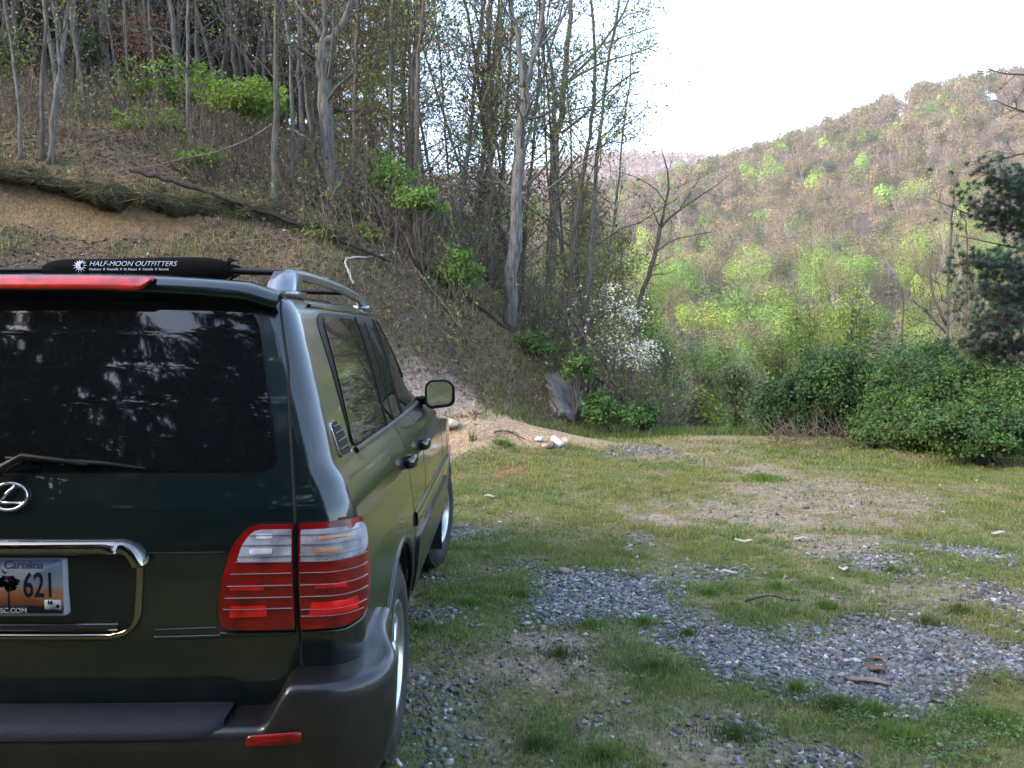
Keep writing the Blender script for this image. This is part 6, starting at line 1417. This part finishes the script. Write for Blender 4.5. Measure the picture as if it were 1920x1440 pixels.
def rock(name, label, u, v, rx, ry, Y, col, seed, dz=0., cat='rock', flat=1., sub=3, jag=.28, rot=0, group=None, shear=0.):
    rg = RS(seed); bm = bmesh.new(); bmesh.ops.create_icosphere(bm, subdivisions=sub, radius=1); V = np.array([v_.co[:] for v_ in bm.verts]); T = np.array([[q.index for q in f.verts] for f in bm.faces]); bm.free()
    for _ in range(9):   # chip flat facets off the stone
        d = rg.normal(size=3); d /= np.linalg.norm(d); h = rg.uniform(.55, .85); e = V @ d - h; V -= np.where(e > 0, e, 0)[:, None] * d
    V += (fbm(V[:, 0] * 3 + seed, V[:, 1] * 3 + V[:, 2] * 2, seed, 3) - .5)[:, None] * V * jag
    V[:, 0] += shear * V[:, 2]; k = Y / F; c = P(u, v, Y); V = V * [rx * k, (rx + ry) * .5 * k * flat, ry * k]; a = rot; V = np.c_[V[:, 0] * math.cos(a) - V[:, 2] * math.sin(a), V[:, 1], V[:, 0] * math.sin(a) + V[:, 2] * math.cos(a)]
    m = MB(); f = .8 + .4 * fbm(V[:, 0] * 9, V[:, 2] * 9 + V[:, 1] * 5, seed, 3); m.add(V + c, None, T, 0, np.array(col)[None] * f[:, None]); return tag(m.build(name, M_ROCK, loc=[c[0], c[1], c[2] - ry * k]), label, cat, group)
RKS = 'stones at the edge of the sand mound'
rock('rock', 'biggest white stone at the edge of the sand mound', 1046, 830, 17, 12, 12.75, (.62, .60, .60), 1, rot=-.5, group=RKS)
rock('rock', 'flat bluish white stone left of the biggest white one', 1011, 823, 9, 5, 12.9, (.58, .60, .66), 2, group=RKS)
rock('rock', 'brown stone wedged against the left side of the biggest white one', 1034, 834, 9, 7, 12.6, (.20, .14, .115), 3, group=RKS)
rock('rock', 'tan stone behind the right side of the biggest white one', 1060, 826, 10, 6, 13.0, (.48, .36, .28), 4, group=RKS)
rock('rock', 'small pale pebble in front of the brown stone', 1022, 836, 6, 4, 12.6, (.52, .46, .42), 5, group=RKS)
rock('rock', 'flat tan sandstone slab on the mound beside the car', 841, 793, 20, 9, 13.0, (.46, .38, .28), 6, flat=1.4)
rock('rock', 'flat brown stone at the left tip of the main gravel patch', 1056, 1071, 16, 7, Pg(1056, 1074)[1], (.30, .20, .16), 7)
rp_ = rpoly(np.array([(1022, 702), (1046, 696), (1066, 712), (1084, 735), (1098, 760), (1106, 784), (1068, 790), (1036, 784), (1026, 742)]) / 70., .12, 4) * 70.; rp_ = rp_ + np.stack([fbm(np.arange(len(rp_)) * .5, np.zeros(len(rp_)), 3, 3), fbm(np.arange(len(rp_)) * .5, np.ones(len(rp_)) * 9, 3, 3)], 1) * 10 - 5; c = rp_.mean(0); V = []; n = len(rp_); RNG_ = 36
for k in range(1, RNG_ + 2):
    f = min(k, RNG_) / RNG_
    for q in rp_:
        g = P(*(c + (q - c) * f), 15.9); h_ = ground_hit(*(c + (q - c) * f), 13, 30); Yh = min(h_[1], 16.35); o = .34 * (1 - f ** 3.) if k <= RNG_ else -.35; V.append(P(*(c + (q - c) * f), Yh - o) + (np.array([0, 0, -.1]) if k > RNG_ else 0))
V = np.array(V); j_ = np.arange(n); Q = np.concatenate([np.stack([k * n + j_, (k + 1) * n + j_, (k + 1) * n + (j_ + 1) % n, k * n + (j_ + 1) % n], 1) for k in range(RNG_)])
st_ = V[:, 0] * 1.2 + V[:, 2] * .8; V = V + (np.stack([fbm(st_ * 9, V[:, 2] * 2, 4, 4), fbm(st_ * 5, V[:, 2] * 1.2, 5, 4), fbm(st_ * 6, V[:, 2] * 4, 6, 4)], 1) - .5) * [.05, .22, .05] + (np.abs(np.stack([0 * st_, fbm(st_ * 11, V[:, 2] * 2.5 - V[:, 0], 41, 3), 0 * st_], 1) - .5)) * [0, .10, 0]
f = smooth(.30, .70, fbm(V[:, 0] * 4 + V[:, 2] * 1.5, V[:, 0] * 3 - V[:, 2] * 2, 9, 5)); m = MB(); m.add(V, Q, [[k, (k + 1) % n, n // 2] for k in range(0)] or None, 0, (np.array([.10, .097, .095])[None] * (1 - f[:, None]) + np.array([.175, .168, .165])[None] * f[:, None]) * (1 - .45 * smooth(.60, .70, fbm(st_ * 12, V[:, 2] * 1.5, 19, 3)))[:, None])
m.add(np.vstack([V[:n], V[:n].mean(0)[None]]), None, [[k, (k + 1) % n, n] for k in range(n)], 0, (.18, .175, .18))
tag(m.build('rock_outcrop', M_ROCK, loc=P(1066, 786, 15.8)), 'streaked grey rock outcrop slanting out of the bank foot', 'rock')
# dry plant on the sand
rg = RS(6); q = ground_hit(884, 832, 9); m = MB(); A = []; B = []
for k in range(13): d = rg.normal(size=3) * [.28, .2, 0] + [0, 0, 1]; A.append(q + rg.normal(size=3) * [.03, .03, 0]); B.append(A[-1] + d / np.linalg.norm(d) * rg.uniform(.18, .33))
m.sticks(np.array(A), np.array(B), .007, 0, (.10, .095, .05)); tag(m.build('dry_plant', M_TWIG, loc=q), 'dry stalks of a dead plant standing on the sand mound', 'plant')

# ------------------------------------------------------------------ air between here and the hills
HAZE = .00032
if HAZE:
    hz_ = bpy.data.materials.new('air'); hz_.use_nodes = True; t = hz_.node_tree; t.nodes.remove(t.nodes['Principled BSDF']); pv = N(t, 'ShaderNodeVolumePrincipled'); pv.inputs['Color'].default_value = (.9, .88, .9, 1); pv.inputs['Density'].default_value = HAZE; pv.inputs['Anisotropy'].default_value = .2
    t.links.new(pv.outputs[0], t.nodes['Material Output'].inputs['Volume'])
    b = MB(); b.box((150, 600, 75), (620, 760, 215)); o = b.build('haze', hz_); tag(o, 'thin evening haze filling the valley', 'haze', kind='stuff')
